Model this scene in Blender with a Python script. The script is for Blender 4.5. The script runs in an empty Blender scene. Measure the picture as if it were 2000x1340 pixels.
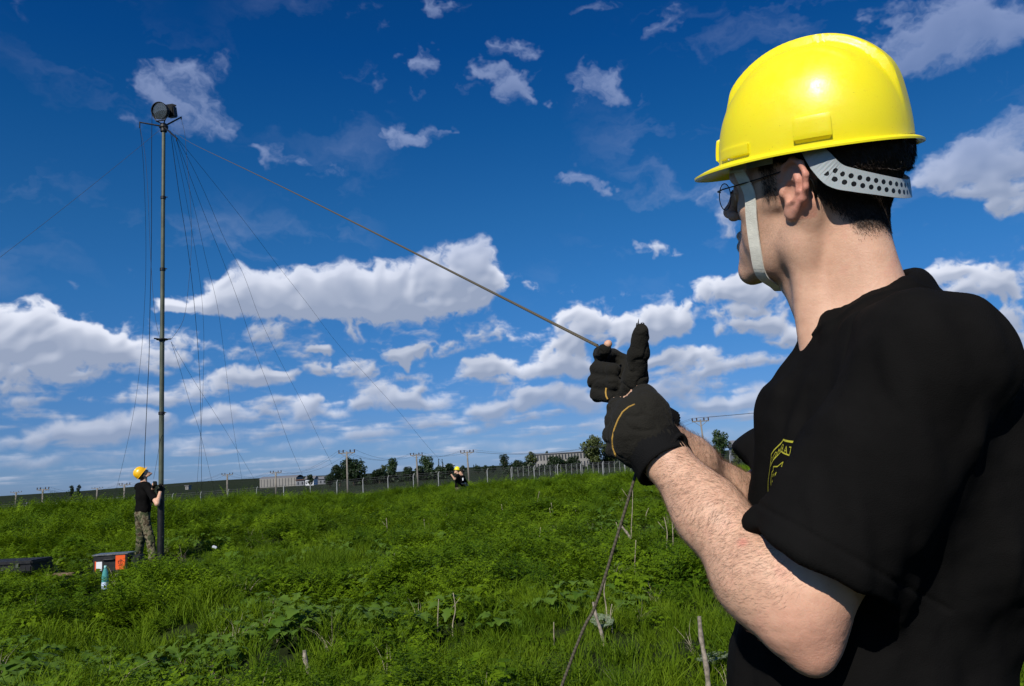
import bpy, bmesh, math, random
import numpy as np
from mathutils import Vector, Matrix, noise as mnoise
from mathutils.bvhtree import BVHTree
PI = math.pi
rad = math.radians
rnd = random.Random(7)
rng = np.random.default_rng(11)
SC = bpy.context.scene
COL = SC.collection

# ------------------------------------------------------------------ camera
PITCH, ROLL, FPX, EYE = rad(8.75), rad(3.5), 1540.0, 1.45
CAM_F = np.array([0, math.cos(PITCH), math.sin(PITCH)])
_R0 = np.array([1.0, 0, 0]); _U0 = np.cross(_R0, CAM_F)
CAM_R = _R0 * math.cos(ROLL) - _U0 * math.sin(ROLL)
CAM_U = _U0 * math.cos(ROLL) + _R0 * math.sin(ROLL)
CAM_C = np.array([0, 0, EYE])
def at(px, py, depth):
    """surveyed point: picture position of the photograph + distance -> metres"""
    return CAM_C + depth * (CAM_F + CAM_R * (px - 1000) / FPX + CAM_U * (670 - py) / FPX)
def skydir(px, py):
    d = at(px, py, 1.0) - CAM_C
    return math.atan2(d[0], d[1]), d[2] / math.hypot(d[0], d[1])
cam = bpy.data.objects.new('camera', bpy.data.cameras.new('camera'))
COL.objects.link(cam)
M = Matrix(((CAM_R[0], CAM_U[0], -CAM_F[0], 0), (CAM_R[1], CAM_U[1], -CAM_F[1], 0),
            (CAM_R[2], CAM_U[2], -CAM_F[2], EYE), (0, 0, 0, 1)))
cam.matrix_world = M
cam.data.sensor_width = 36; cam.data.lens = FPX / 2000 * 36
cam.data.clip_start = 0.05; cam.data.clip_end = 20000
SC.camera = cam
SC.view_settings.view_transform = 'Standard'
SC.view_settings.look = 'None'
SC.view_settings.gamma = 1
SC.view_settings.exposure = 0.0
SC.cycles.use_denoising = True
SC.cycles.max_bounces = 5
SC.cycles.diffuse_bounces = 1
SC.cycles.glossy_bounces = 2
SC.cycles.transmission_bounces = 4
SC.cycles.transparent_max_bounces = 12
SC.cycles.sample_clamp_indirect = 4

# ------------------------------------------------------------------ sun
SUN_EL, SUN_AZ = rad(38), rad(205)      # azimuth clockwise from +Y (the way the camera looks)
SUN = np.array([math.sin(SUN_AZ) * math.cos(SUN_EL), math.cos(SUN_AZ) * math.cos(SUN_EL), math.sin(SUN_EL)])
sl = bpy.data.lights.new('sun', 'SUN'); sl.energy = 4.7; sl.angle = rad(0.53); sl.color = (1, 0.95, 0.88)
so = bpy.data.objects.new('sun', sl); COL.objects.link(so)
so.rotation_euler = Vector(SUN).to_track_quat('Z', 'Y').to_euler()

# ------------------------------------------------------------------ node helpers
class NT:
    def __init__(s, tree): s.t = tree; s.n = tree.nodes; s.l = tree.links
    def new(s, ty, **kw):
        n = s.n.new(ty)
        for k, v in kw.items(): setattr(n, k, v)
        return n
    def put(s, inp, v):
        if isinstance(v, bpy.types.NodeSocket): s.l.new(v, inp)
        elif v is not None: inp.default_value = v
    def math(s, op, a, b=None, c=None, clamp=False):
        n = s.new('ShaderNodeMath', operation=op, use_clamp=clamp)
        for i, v in enumerate((a, b, c)):
            if v is not None: s.put(n.inputs[i], v)
        return n.outputs[0]
    def vmath(s, op, a, b=None, out=0):
        n = s.new('ShaderNodeVectorMath', operation=op)
        s.put(n.inputs[0], a)
        if b is not None: s.put(n.inputs[1], b)
        return n.outputs[out]
    def mix(s, f, a, b, blend='MIX'):
        n = s.new('ShaderNodeMix', data_type='RGBA', blend_type=blend)
        s.put(n.inputs[0], f); s.put(n.inputs[6], a); s.put(n.inputs[7], b)
        return n.outputs[2]
    def ramp(s, f, stops, interp='LINEAR'):
        n = s.new('ShaderNodeValToRGB'); n.color_ramp.interpolation = interp
        e = n.color_ramp.elements
        while len(e) < len(stops): e.new(0.5)
        for el, (p, c) in zip(e, stops):
            el.position = p; el.color = c if len(c) == 4 else (*c, 1)
        s.put(n.inputs[0], f)
        return n.outputs[0]
    def smooth(s, v, lo, hi, a=0.0, b=1.0):
        n = s.new('ShaderNodeMapRange', interpolation_type='SMOOTHSTEP')
        for i, q in enumerate((v, lo, hi, a, b)): s.put(n.inputs[i], q)
        return n.outputs[0]
    def noise(s, vec, scale, detail=4, rough=0.5, out=0, **kw):
        n = s.new('ShaderNodeTexNoise', **kw)
        if vec is not None: s.put(n.inputs['Vector'], vec)
        n.inputs['Scale'].default_value = scale; n.inputs['Detail'].default_value = detail
        n.inputs['Roughness'].default_value = rough
        return n.outputs[out]
def c4(c): return (c[0], c[1], c[2], 1.0)

# ------------------------------------------------------------------ sky (world): blue Nishita air and fair-weather clouds
def vnoise(x, y, s, seed=0):
    """smooth value noise in 2-D, 0..1"""
    x = np.asarray(x) / s + seed * 17.3; y = np.asarray(y) / s + seed * 7.7
    xi = np.floor(x); yi = np.floor(y); fx = x - xi; fy = y - yi; fx = fx * fx * (3 - 2 * fx); fy = fy * fy * (3 - 2 * fy)
    def h(a, b_): v = np.sin(a * 127.1 + b_ * 311.7 + seed) * 43758.5453; return v - np.floor(v)
    return (h(xi, yi) * (1 - fx) + h(xi + 1, yi) * fx) * (1 - fy) + (h(xi, yi + 1) * (1 - fx) + h(xi + 1, yi + 1) * fx) * fy
def gnoise(x, y, s, seed=0):
    """gradient noise, about -1..1"""
    x = np.asarray(x) / s + seed * 13.7; y = np.asarray(y) / s + seed * 5.3
    xi = np.floor(x); yi = np.floor(y); fx = x - xi; fy = y - yi
    def gr(a, b_, dx, dy):
        v = np.sin(a * 127.1 + b_ * 311.7 + seed * 1.7) * 43758.5453; t = (v - np.floor(v)) * 6.2832
        return np.cos(t) * dx + np.sin(t) * dy
    wx = fx ** 3 * (fx * (fx * 6 - 15) + 10); wy = fy ** 3 * (fy * (fy * 6 - 15) + 10)
    a = gr(xi, yi, fx, fy) * (1 - wx) + gr(xi + 1, yi, fx - 1, fy) * wx
    b_ = gr(xi, yi + 1, fx, fy - 1) * (1 - wx) + gr(xi + 1, yi + 1, fx - 1, fy - 1) * wx
    return (a * (1 - wy) + b_ * wy) * 1.5
def fbm(x, y, s, o, seed=0, gain=.5, bill=False):
    t = 0; a = 1.0; n_ = 0
    for k in range(o):
        v = gnoise(x, y, s, seed + k * 3.1); t = t + a * ((1 - 2 * np.abs(v)) if bill else v); n_ += a; a *= gain; s *= .5
    return t / n_
# cloud masses as surveyed in the photograph: x, y, half width, height above, depth below, strength, lean
CL = [
 (560,590,170,66,38,1.0),(660,575,150,56,58,1.1),(800,570,150,55,64,1.0),(900,540,70,52,50,.9),(930,515,34,34,40,.6),(965,550,30,14,30,.4),(400,600,80,34,22,.8),(480,570,80,30,40,.7),(345,600,34,14,14,.5),(690,645,34,20,26,.45),(1000,535,12,10,16,.2),
 (100,690,170,54,70,.95),(30,640,110,46,60,.8),(230,675,70,34,50,.9),(180,660,80,30,50,.8),(290,700,60,24,40,.6),(60,610,60,30,30,.5),(345,703,34,14,16,.35),(30,785,80,14,18,.6),(100,775,30,10,10,.3),(10,750,60,24,24,.5),
 (500,735,80,22,20,.95),(420,742,40,18,20,.6),(380,765,40,14,16,.4),(560,732,24,10,10,.5),(470,690,30,10,12,.25),
 (785,695,38,14,24,.85),(830,690,26,16,14,.7),(618,688,26,14,12,.85),(790,718,12,8,12,.5),
 (760,785,80,30,20,1.0),(830,782,70,18,20,.9),(700,795,30,14,12,.7),
 (130,845,100,26,26,.9),(270,835,90,30,26,.9),(60,868,40,16,20,.6),(10,865,26,18,20,.6),(300,815,30,18,20,.6),(200,850,60,22,26,.7),
 (450,808,80,24,26,.9),(400,820,40,18,18,.6),(595,800,34,26,24,.9),(575,822,34,14,14,.5),(650,812,40,14,16,.6),(618,780,10,12,12,.4),
 (740,845,60,14,14,.65),(820,828,14,10,14,.6),(690,850,40,12,12,.5),(920,838,50,12,14,.6),(970,825,30,16,12,.6),(1000,800,60,14,16,.7),
 (470,850,90,14,18,.5),(350,870,110,16,18,.55),(600,870,110,14,16,.5),(180,895,160,14,16,.45),(40,905,80,14,20,.45),(560,905,160,10,12,.35),(820,870,120,14,14,.45),(1000,870,100,14,16,.45),
 (960,722,62,24,20,1.0),(920,735,26,12,10,.5),(1090,690,60,34,40,.9),(1045,730,46,20,16,.8),(945,800,44,20,18,.9),(1030,778,50,22,26,.9),(1090,770,60,24,30,.9),(1150,790,50,26,24,.9),(1130,722,50,20,18,.7),
 (1130,625,50,26,36,.9),(1230,645,60,30,30,.9),(1175,625,36,18,20,.6),(1290,615,60,26,40,1.0),(1120,668,40,16,14,.5),
 (1335,692,80,22,22,.95),(1262,716,36,18,16,.7),(1350,740,60,20,22,.7),(1420,720,60,22,20,.8),(1290,770,90,22,20,.8),(1200,830,80,20,16,.6),(1380,790,90,18,16,.7),
 (1430,565,80,34,34,1.0),(1500,570,50,30,30,.8),(1370,575,30,14,16,.5),(1330,590,30,10,14,.4),(1450,635,70,20,18,.7),(1510,620,40,14,30,.6),(1540,655,50,20,26,.8),(1500,705,60,18,18,.7),(1440,790,80,20,14,.7),(1500,770,60,22,20,.7),(1390,815,120,14,14,.5),(1420,850,120,14,16,.4),
 (1900,550,90,40,36,1.0),(1850,525,40,18,24,.6),(1970,565,50,34,36,.9),(1985,620,40,26,34,.9),(1820,545,30,16,20,.5),(1995,700,40,30,24,.7),
 # thinner high ones
 (330,165,70,44,36,.9),(270,130,44,22,26,.5),(385,130,50,24,30,.6),(440,115,30,20,24,.6),(290,190,50,24,28,.6),(410,240,50,40,44,.85),(350,225,60,34,34,.7),(300,245,50,30,24,.6),(445,260,24,24,24,.5),(240,245,20,14,12,.4),(380,180,60,20,30,.45),
 (530,290,34,16,24,.6),(500,295,18,16,12,.4),(580,295,26,14,14,.45),(635,322,24,20,18,.85),(665,335,16,14,16,.6),(600,335,14,8,8,.4),
 (770,270,36,34,30,.95),(735,250,22,18,16,.7),(840,275,34,18,18,.85),(800,280,40,16,18,.8),(863,262,16,14,10,.5),
 (1020,165,34,26,40,1.0),(985,150,44,18,26,.85),(1000,95,30,22,20,.75),(900,160,26,16,16,.65),(940,135,34,14,14,.7),(1045,195,14,26,16,.6),(1055,130,10,16,10,.4),(1050,228,20,8,6,.5),(980,200,16,24,20,.5),
 (810,105,16,32,34,.65),(825,140,20,18,20,.55),(860,30,26,26,26,.6),(885,15,24,14,20,.5),(720,20,30,18,16,.45),(750,45,26,14,18,.4),(815,180,16,12,14,.45),(700,140,30,12,12,.4),(730,165,24,10,14,.4),
 (1150,165,34,30,40,.85),(1185,165,28,24,26,.7),(1215,135,18,22,10,.45),(1240,185,12,8,8,.4),(1115,190,14,30,20,.5),
 (1125,350,30,20,20,.95),(1165,365,18,12,12,.8),(1090,342,16,10,8,.5),(1135,312,10,10,8,.45),(1215,275,22,14,10,.5),
 (1305,48,18,22,24,.55),(1330,30,14,14,10,.45),(1180,10,50,12,12,.5),(1320,15,14,10,10,.3),(1325,145,10,8,6,.3),(1290,200,26,8,8,.3),
 (1275,495,26,10,10,.6),(1315,500,20,8,8,.4),(1250,485,8,14,6,.4),(1040,558,26,14,18,.45),(1395,385,30,16,26,.6),(1405,435,30,20,26,.7),(1420,405,20,30,20,.5),
 (1800,60,100,50,50,.9),(1900,90,120,60,50,1.0),(1960,40,90,60,60,1.0),(1720,15,50,24,24,.6),(1770,130,60,26,20,.6),(1850,20,100,40,40,.8),
 (1940,290,70,50,44,.95),(1870,320,60,34,34,.85),(1985,330,50,50,60,.9),(1900,365,70,24,24,.6),(1820,350,44,22,24,.5),(1990,230,60,30,30,.7),(1960,190,40,18,16,.4),(1980,400,40,20,20,.5),
 (1980,690,30,20,20,.5),(20,10,40,30,40,.3),(150,640,60,14,14,.25),
]
def blur(a, n):
    for ax in (0, 1, 0, 1):
        c = np.cumsum(np.concatenate([np.repeat(np.take(a, [0], ax), n + 1, ax), a, np.repeat(np.take(a, [-1], ax), n, ax)], ax), ax)
        m_ = a.shape[ax]; w_ = 2 * n + 1
        a = (np.take(c, np.arange(w_, w_ + m_), ax) - np.take(c, np.arange(0, m_), ax)) / w_
    return a
def make_cloud_image(name, u0, u1, v0, v1, nx, ny, survey=True):
    uu = np.linspace(u0, u1, nx); vv = np.linspace(v0, v1, ny)
    U, V = np.meshgrid(uu, vv)
    Vs = V * 1.15
    hi = sstep(.22, .38, V)
    # warp the co-ordinates so that edges fray
    wu = fbm(U, Vs, .075, 5, 1, .58); wv = fbm(U, Vs, .075, 5, 41, .58)
    amp = .024 + .022 * hi
    amp = amp * (.45 + .55 * sstep(.02, .2, V))
    Uw = U + wu * amp * 1.25; Vw = V + wv * amp * .85
    acc = np.zeros_like(U); hgt = np.zeros_like(U)
    if survey:
        for (cx, cy, rx, rt, rb, s) in CL:
            u, v = skydir(cx, cy); ul = skydir(cx - rx, cy)[0]; ur = skydir(cx + rx, cy)[0]
            kq = 1.18 if v < .24 else 1.45; ru = (ur - ul) / 2 * kq; rt_ = abs(skydir(cx, cy - rt)[1] - v) * kq * 1.08; rb_ = abs(skydir(cx, cy + rb)[1] - v) * kq
            i0, i1 = np.searchsorted(uu, [u - ru - .06, u + ru + .06]); j0, j1 = np.searchsorted(vv, [v - rb_ - .06, v + rt_ + .06])
            if i1 <= i0 or j1 <= j0: continue
            sl_ = (slice(j0, j1), slice(i0, i1))
            dv = Vw[sl_] - v; du = (Uw[sl_] - u) / ru
            d2 = du * du + np.where(dv > 0, dv / rt_, dv / rb_) ** 2
            e = np.clip(1 - d2, 0, 1); e = e * (.75 + .25 * e)
            acc[sl_] = acc[sl_] + e * s * (1 - .35 * np.clip(acc[sl_], 0, 1))
    else:
        acc = np.clip(fbm(U, Vs * 1.3, .8, 4, 77) * 2.2 - .1, 0, 1.1)
    # a broken layer seen edge-on towards the horizon
    pv = np.maximum(V, .004); px_ = np.tan(np.clip(U, -1.4, 1.4)) / pv
    lay = fbm(U * 16, np.log(pv + .02) * 7.0, 1.6, 5, 9, .55)
    band = sstep(.32, .07, V) * .80
    lowd = np.clip(lay * 1.6 + .30, 0, 1) * band * sstep(-.02, .02, V)
    acc = np.maximum(acc, lowd * .95) 
    bl = fbm(Uw, Vw * 1.2, .034, 5, 5, .55, bill=True) - .25
    ws = fbm(Uw + .3 * Vw, Vw * 1.0, .05, 6, 15, .62)
    nz = bl * .85 * (1 - hi) + ws * 1.15 * hi
    lowk = .35 + .65 * sstep(.03, .16, V)
    dens = acc + (nz + ws * .5 * (1 - hi)) * lowk * (.12 + .88 * np.clip(acc * 1.8, 0, 1)) - .17 - .06 * hi
    wid = .66 + .50 * hi + .15 * sstep(.16, .05, V)
    al = sstep(0, 1, np.clip(dens / wid, 0, 1)) 
    al = al * (1 - .36 * hi) * (.78 + .22 * sstep(.03, .14, V))
    wisp = np.clip(fbm(Uw * .8 + .5 * Vw, Vw * 1.6, .16, 6, 91, .6) * 2.0 - .12, 0, 1) * np.clip(fbm(U, Vs, .35, 2, 55) * 2.2 + .35, 0, 1) * sstep(.16, .34, V)
    al = np.maximum(al, wisp * .34)
    # light from above: how much cloud lies between here and the sun side
    dv = (v1 - v0) / ny
    th = np.clip(dens, 0, 1.3)
    csum = np.cumsum(th[::-1], 0)[::-1] * dv
    def shifted(a, n_):
        b_ = np.zeros_like(a); b_[:-n_] = a[n_:]; return b_
    L1 = csum - shifted(csum, int(.035 / dv)); L2 = csum - shifted(csum, int(.10 / dv))
    sh = 1 - np.exp(-(L1 * 22 + L2 * 12) * (.55 + 1.2 * sstep(.40, .1, V)))
    sh = np.clip(sh + .22 * (fbm(Uw, Vw, .03, 4, 66)) , 0, 1)
    # bumps catch the light
    tb = blur(th, max(2, int(.004 / dv)))
    gy = np.gradient(tb, axis=0) / dv; gx = np.gradient(tb, axis=1) / ((u1 - u0) / nx)
    rel = np.clip((-gy * .8 + gx * .35) * .008, -.22, .22) * (1 - .5 * hi)
    sh = blur(sh, max(1, int(.002 / dv)))
    sh = np.clip(sh - rel, 0, 1) * .92
    img = bpy.data.images.new(name, nx, ny, alpha=True, float_buffer=True)
    buf = np.stack([al, sh, hi, np.ones_like(al)], -1).astype(np.float32)
    img.colorspace_settings.name = 'Non-Color'
    img.pixels.foreach_set(buf.ravel()); img.update(); img.pack() if False else None
    return img
def sstep(a, b, x):
    t = np.clip((np.asarray(x, float) - a) / (b - a), 0, 1); return t * t * (3 - 2 * t)
POL = [(0, (.25, .42, .95)), (.07, (.20, .37, .78)), (.168, (.165, .405, .76)), (.285, (.13, .44, .79)), (.40, (.10, .435, .775)), (.556, (.048, .385, .76)), (.70, (.020, .33, .75)), (1, (.010, .28, .66))]
W = bpy.data.worlds.new('World'); SC.world = W; W.use_nodes = True
g = NT(W.node_tree); g.n.clear()
tc = g.new('ShaderNodeTexCoord').outputs['Generated']
sep = g.new('ShaderNodeSeparateXYZ'); g.l.new(tc, sep.inputs[0])
sx, sy, sz = sep.outputs
hyp = g.math('SQRT', g.math('ADD', g.math('MULTIPLY', sx, sx), g.math('MULTIPLY', sy, sy)))
U_ = g.math('ARCTAN2', sx, sy)
V_ = g.math('DIVIDE', sz, g.math('MAXIMUM', hyp, 0.02))
def sky_tex(img, u0, u1, v0, v1):
    cx_ = g.new('ShaderNodeCombineXYZ')
    g.l.new(g.math('DIVIDE', g.math('SUBTRACT', U_, u0), u1 - u0), cx_.inputs[0])
    g.l.new(g.math('DIVIDE', g.math('SUBTRACT', V_, v0), v1 - v0), cx_.inputs[1])
    t = g.new('ShaderNodeTexImage'); t.image = img; t.extension = 'EXTEND'; t.interpolation = 'Linear'
    g.l.new(cx_.outputs[0], t.inputs[0]); return t.outputs[0]
SKA = (-.85, .85, -.03, .95); SKB = (-PI, PI, -.03, 2.6)
near_t = sky_tex(make_cloud_image('cloud_field', *SKA, 1900, 1100), *SKA)
far_t = sky_tex(make_cloud_image('cloud_field_rest', *SKB, 1024, 512, False), *SKB)
inside = g.math('MULTIPLY', g.smooth(g.math('ABSOLUTE', U_), .84, .70), g.smooth(V_, .94, .80))
tx = g.mix(inside, far_t, near_t)
sp = g.new('ShaderNodeSeparateColor'); g.l.new(tx, sp.inputs[0])
alpha, shade, high = sp.outputs[0], sp.outputs[1], sp.outputs[2]
sky = g.new('ShaderNodeTexSky', sky_type='NISHITA')
sky.sun_disc = False; sky.sun_elevation = SUN_EL; sky.sun_rotation = SUN_AZ
sky.altitude = 0; sky.air_density = 1.0; sky.dust_density = 0.2; sky.ozone_density = 2.0
# polarising filter: the air goes deeper towards the zenith
PROBE = False
pol = g.ramp(g.math('DIVIDE', V_, .8), [(p_, c_) for p_, c_ in POL])
base = g.mix(1.0, sky.outputs[0], pol, 'MULTIPLY')
lit = g.mix(high, (8.0, 8.4, 9.6, 1), (3.4, 4.2, 6.6, 1))
dark = g.mix(high, (2.7, 3.35, 4.8, 1), (1.9, 2.6, 4.6, 1))
cc = g.mix(shade, lit, dark)
col = g.mix(alpha, base, cc)
bg = g.new('ShaderNodeBackground'); g.l.new(col, bg.inputs[0]); bg.inputs[1].default_value = 0.1
wo = g.new('ShaderNodeOutputWorld'); g.l.new(bg.outputs[0], wo.inputs[0])
W.cycles.sampling_method = 'MANUAL'; W.cycles.sample_map_resolution = 512

# ------------------------------------------------------------------ object helpers
def link(o, parent=None):
    COL.objects.link(o)
    if parent is not None: o.parent = parent
    return o
def tag(o, label=None, cat=None, group=None, kind=None):
    if label: o['label'] = label
    if cat: o['category'] = cat
    if group: o['group'] = group
    if kind: o['kind'] = kind
    return o
def empty(name, loc=(0, 0, 0), rz=0):
    o = bpy.data.objects.new(name, None); o.location = loc; o.rotation_euler = (0, 0, rz); o.empty_display_size = .1
    return link(o)
def mesh_obj(name, V, Fc, mat=None, parent=None, smooth=True):
    me = bpy.data.meshes.new(name)
    V = np.asarray(V, dtype=np.float32)
    if isinstance(Fc, np.ndarray):
        k = Fc.shape[1]
        me.vertices.add(len(V)); me.vertices.foreach_set('co', V.ravel())
        me.loops.add(Fc.size); me.loops.foreach_set('vertex_index', Fc.astype(np.int32).ravel())
        me.polygons.add(len(Fc)); me.polygons.foreach_set('loop_start', np.arange(len(Fc), dtype=np.int32) * k)
        me.polygons.foreach_set('loop_total', np.full(len(Fc), k, np.int32))
        me.update(calc_edges=True)
    else:
        me.from_pydata(V.tolist(), [], [list(f) for f in Fc])
    if smooth: me.polygons.foreach_set('use_smooth', [True] * len(me.polygons))
    if mat is not None:
        for m in (mat if isinstance(mat, (list, tuple)) else [mat]): me.materials.append(m)
    me.update()
    o = bpy.data.objects.new(name, me)
    return link(o, parent)
class MB:
    """collects boxes, tubes and lathes into one mesh"""
    def __init__(s): s.v = []; s.f = []
    def add(s, vs, fs):
        n = len(s.v); s.v += [tuple(map(float, p)) for p in vs]; s.f += [tuple(i + n for i in f) for f in fs]
    def box(s, c, d, R=None, bev=0.0):
        c = np.array(c, float); d = np.array(d, float) / 2
        if bev <= 0:
            vs = [np.array((x, y, z)) * d for x in (-1, 1) for y in (-1, 1) for z in (-1, 1)]
            fs = [(0, 1, 3, 2), (4, 6, 7, 5), (0, 4, 5, 1), (2, 3, 7, 6), (0, 2, 6, 4), (1, 5, 7, 3)]
        else:
            bm = bmesh.new(); bmesh.ops.create_cube(bm, size=1)
            for v in bm.verts: v.co = Vector(np.array(v.co) * d * 2)
            bmesh.ops.bevel(bm, geom=list(bm.edges), offset=bev, segments=2, affect='EDGES')
            bm.verts.index_update()
            vs = [np.array(v.co) for v in bm.verts]; fs = [tuple(v.index for v in f.verts) for f in bm.faces]; bm.free()
        if R is not None: vs = [np.array(R) @ v for v in vs]
        s.add([v + c for v in vs], fs)
    def tube(s, pts, r, n=8, cap=True):
        pts = [np.array(p, float) for p in pts]
        rs = r if hasattr(r, '__len__') else [r] * len(pts)
        k = len(pts); vs = []; up = None
        for i, p in enumerate(pts):
            t = pts[min(i + 1, k - 1)] - pts[max(i - 1, 0)]; t = t / (np.linalg.norm(t) + 1e-12)
            if up is None:
                a = np.array([0, 0, 1.]) if abs(t[2]) < .9 else np.array([1., 0, 0])
            else: a = up
            b = np.cross(t, a); b /= np.linalg.norm(b) + 1e-12; up = np.cross(b, t)
            for j in range(n):
                w = 2 * PI * j / n
                vs.append(p + rs[i] * (b * math.cos(w) + up * math.sin(w)))
        fs = [(i * n + j, i * n + (j + 1) % n, (i + 1) * n + (j + 1) % n, (i + 1) * n + j) for i in range(k - 1) for j in range(n)]
        if cap: fs += [tuple(range(n))[::-1], tuple((k - 1) * n + j for j in range(n))]
        s.add(vs, fs)
    def lathe(s, prof, n=24, axis=(0, 0, 1), o=(0, 0, 0)):
        q = Vector((0, 0, 1)).rotation_difference(Vector(axis)).to_matrix(); q = np.array(q); o = np.array(o, float)
        vs = [q @ np.array((r * math.cos(2 * PI * j / n), r * math.sin(2 * PI * j / n), z)) + o for r, z in prof for j in range(n)]
        k = len(prof)
        fs = [(i * n + j, i * n + (j + 1) % n, (i + 1) * n + (j + 1) % n, (i + 1) * n + j) for i in range(k - 1) for j in range(n)]
        fs += [tuple(range(n))[::-1], tuple((k - 1) * n + j for j in range(n))]
        s.add(vs, fs)
    def build(s, name, mat, parent=None, smooth=False, origin=None):
        v = np.array(s.v)
        if origin is not None: v = v - np.array(origin)
        o = mesh_obj(name, v, s.f, mat, parent, smooth)
        if origin is not None: o.location = origin
        return o
def autosmooth(o, ang=40):
    me = o.data; me.polygons.foreach_set('use_smooth', [True] * len(me.polygons))
    bm = bmesh.new(); bm.from_mesh(me)
    for e in bm.edges:
        if len(e.link_faces) == 2 and e.calc_face_angle(0) > rad(ang): e.smooth = False
    bm.to_mesh(me); bm.free()
    return o
_mats = {}
def mat(name, color, rough=.8, spec=.3, metal=0, var=.25, vscale=8, bump=0, bscale=60, coord='Object', emis=None, **kw):
    if name in _mats: return _mats[name]
    m = bpy.data.materials.new(name); m.use_nodes = True; _mats[name] = m
    q = NT(m.node_tree); b = q.n['Principled BSDF']
    tcn = q.new('ShaderNodeTexCoord').outputs[coord]
    nz = q.noise(tcn, vscale, 5, .6)
    f = q.smooth(nz, .3, .7, 1 - var, 1 + var)
    cc_ = q.vmath('SCALE', c4(color)[:3], None); q.l.new(f, cc_.node.inputs['Scale'])
    q.l.new(cc_, b.inputs['Base Color'])
    q.put(b.inputs['Roughness'], q.smooth(q.noise(tcn, vscale * 3, 3), .3, .7, max(rough - .08, .02), min(rough + .08, 1)))
    b.inputs['Specular IOR Level'].default_value = spec; b.inputs['Metallic'].default_value = metal
    if bump:
        bn = q.new('ShaderNodeBump'); bn.inputs['Strength'].default_value = bump; bn.inputs['Distance'].default_value = .002
        q.l.new(q.noise(tcn, bscale, 6, .6), bn.inputs['Height']); q.l.new(bn.outputs[0], b.inputs['Normal'])
    return m
# ------------------------------------------------------------------ terrain
def sstep(a, b, x):
    t = np.clip((x - a) / (b - a), 0, 1); return t * t * (3 - 2 * t)
def hfun(x, y):
    x = np.asarray(x, float); y = np.asarray(y, float)
    r = np.hypot(x, y); th = np.arctan2(x, y)
    edge = 37 + 5 * np.sin(th * 3 + 1)
    plate = .07 * np.sin(x * .9 + 1.3) * np.cos(y * .7) + .05 * np.sin(x * 2.1 + y * 1.7) + .14 * (gnoise(x, y, 1.3, 3) + .5 * gnoise(x, y, .55, 8)) * sstep(60, 30, r)
    near = sstep(2.0, 5.0, r); plate = plate * near
    d = np.hypot(x + 6.65, y - 14.8); plate = plate * sstep(.8, 3.0, d)
    mound = .47 * sstep(-.22, -.62, th) * sstep(15, 32, r) + .18 * sstep(-.05, .35, th) * sstep(10, 32, r) 
    rise = .006 * np.maximum(r - 10, 0) * (1 - sstep(edge, edge + 25, r))
    z = (plate + mound + rise) * (1 - sstep(edge, edge + 25, r))
    z = z - (1.5 + .55 * sstep(-.05, -.45, th)) * sstep(edge, edge + 25, r)
    z = z + sstep(120, 700, r) * (1.2 + 4.5 * sstep(.0, .45, th)) * 1.0
    hill = 5.0 * np.exp(-((th + .36) / .16) ** 2) * sstep(500, 1100, r)
    return z + hill
def ground_z(x, y): return float(hfun(x, y))
def ground_hit(px, py, lo=3.0, hi=30.0):
    """where the sight line of a surveyed picture point meets the ground"""
    for d in np.linspace(lo, hi, 700):
        p = at(px, py, d)
        if p[2] <= ground_z(p[0], p[1]): break
    p[2] = ground_z(p[0], p[1]); return p
P_CASE, P_KIT, P_BOTTLE = ground_hit(22, 1134), ground_hit(214, 1122) + np.array([0, .15, .02]), ground_hit(205, 1157)
NR, NA = 300, 512
rr = np.concatenate([[0.0], np.geomspace(.6, 9000, NR - 1)])
aa = np.linspace(0, 2 * PI, NA, endpoint=False)
R_, A_ = np.meshgrid(rr, aa, indexing='ij')
X_, Y_ = R_ * np.sin(A_), R_ * np.cos(A_)
V = np.stack([X_, Y_, hfun(X_, Y_)], -1).reshape(-1, 3)
i, j = np.meshgrid(np.arange(NR - 1), np.arange(NA), indexing='ij')
Fq = np.stack([i * NA + j, i * NA + (j + 1) % NA, (i + 1) * NA + (j + 1) % NA, (i + 1) * NA + j], -1).reshape(-1, 4)[:, ::-1]
m = bpy.data.materials.new('ground'); m.use_nodes = True; q = NT(m.node_tree); b = q.n['Principled BSDF']
pos = q.new('ShaderNodeNewGeometry').outputs['Position']
rlen = q.vmath('LENGTH', q.vmath('MULTIPLY', pos, (1, 1, 0)), out=1)
n1 = q.noise(pos, .35, 6, .6); n2 = q.noise(pos, 6, 6, .7); n3 = q.noise(q.vmath('MULTIPLY', pos, (.006, .03, 1)), 1, 4, .5)
soil = q.ramp(n2, [(.3, (.012, .016, .005)), (.7, (.03, .045, .012))])
field = q.ramp(n3, [(.35, (.016, .019, .009)), (.5, (.022, .030, .011)), (.62, (.030, .032, .018)), (.75, (.018, .032, .009))])
field = q.mix(q.smooth(n1, .3, .7, .0, .5), field, (.014, .024, .007, 1))
q.l.new(q.mix(q.smooth(rlen, 30, 55), soil, field), b.inputs['Base Color'])
b.inputs['Roughness'].default_value = 1; b.inputs['Specular IOR Level'].default_value = .05
bn = q.new('ShaderNodeBump'); bn.inputs['Strength'].default_value = .6; bn.inputs['Distance'].default_value = .05
q.l.new(n2, bn.inputs['Height']); q.l.new(bn.outputs[0], b.inputs['Normal'])
tag(mesh_obj('ground', V, Fq, m), 'rolling meadow ground and dark field reaching the horizon', kind='structure')

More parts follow.
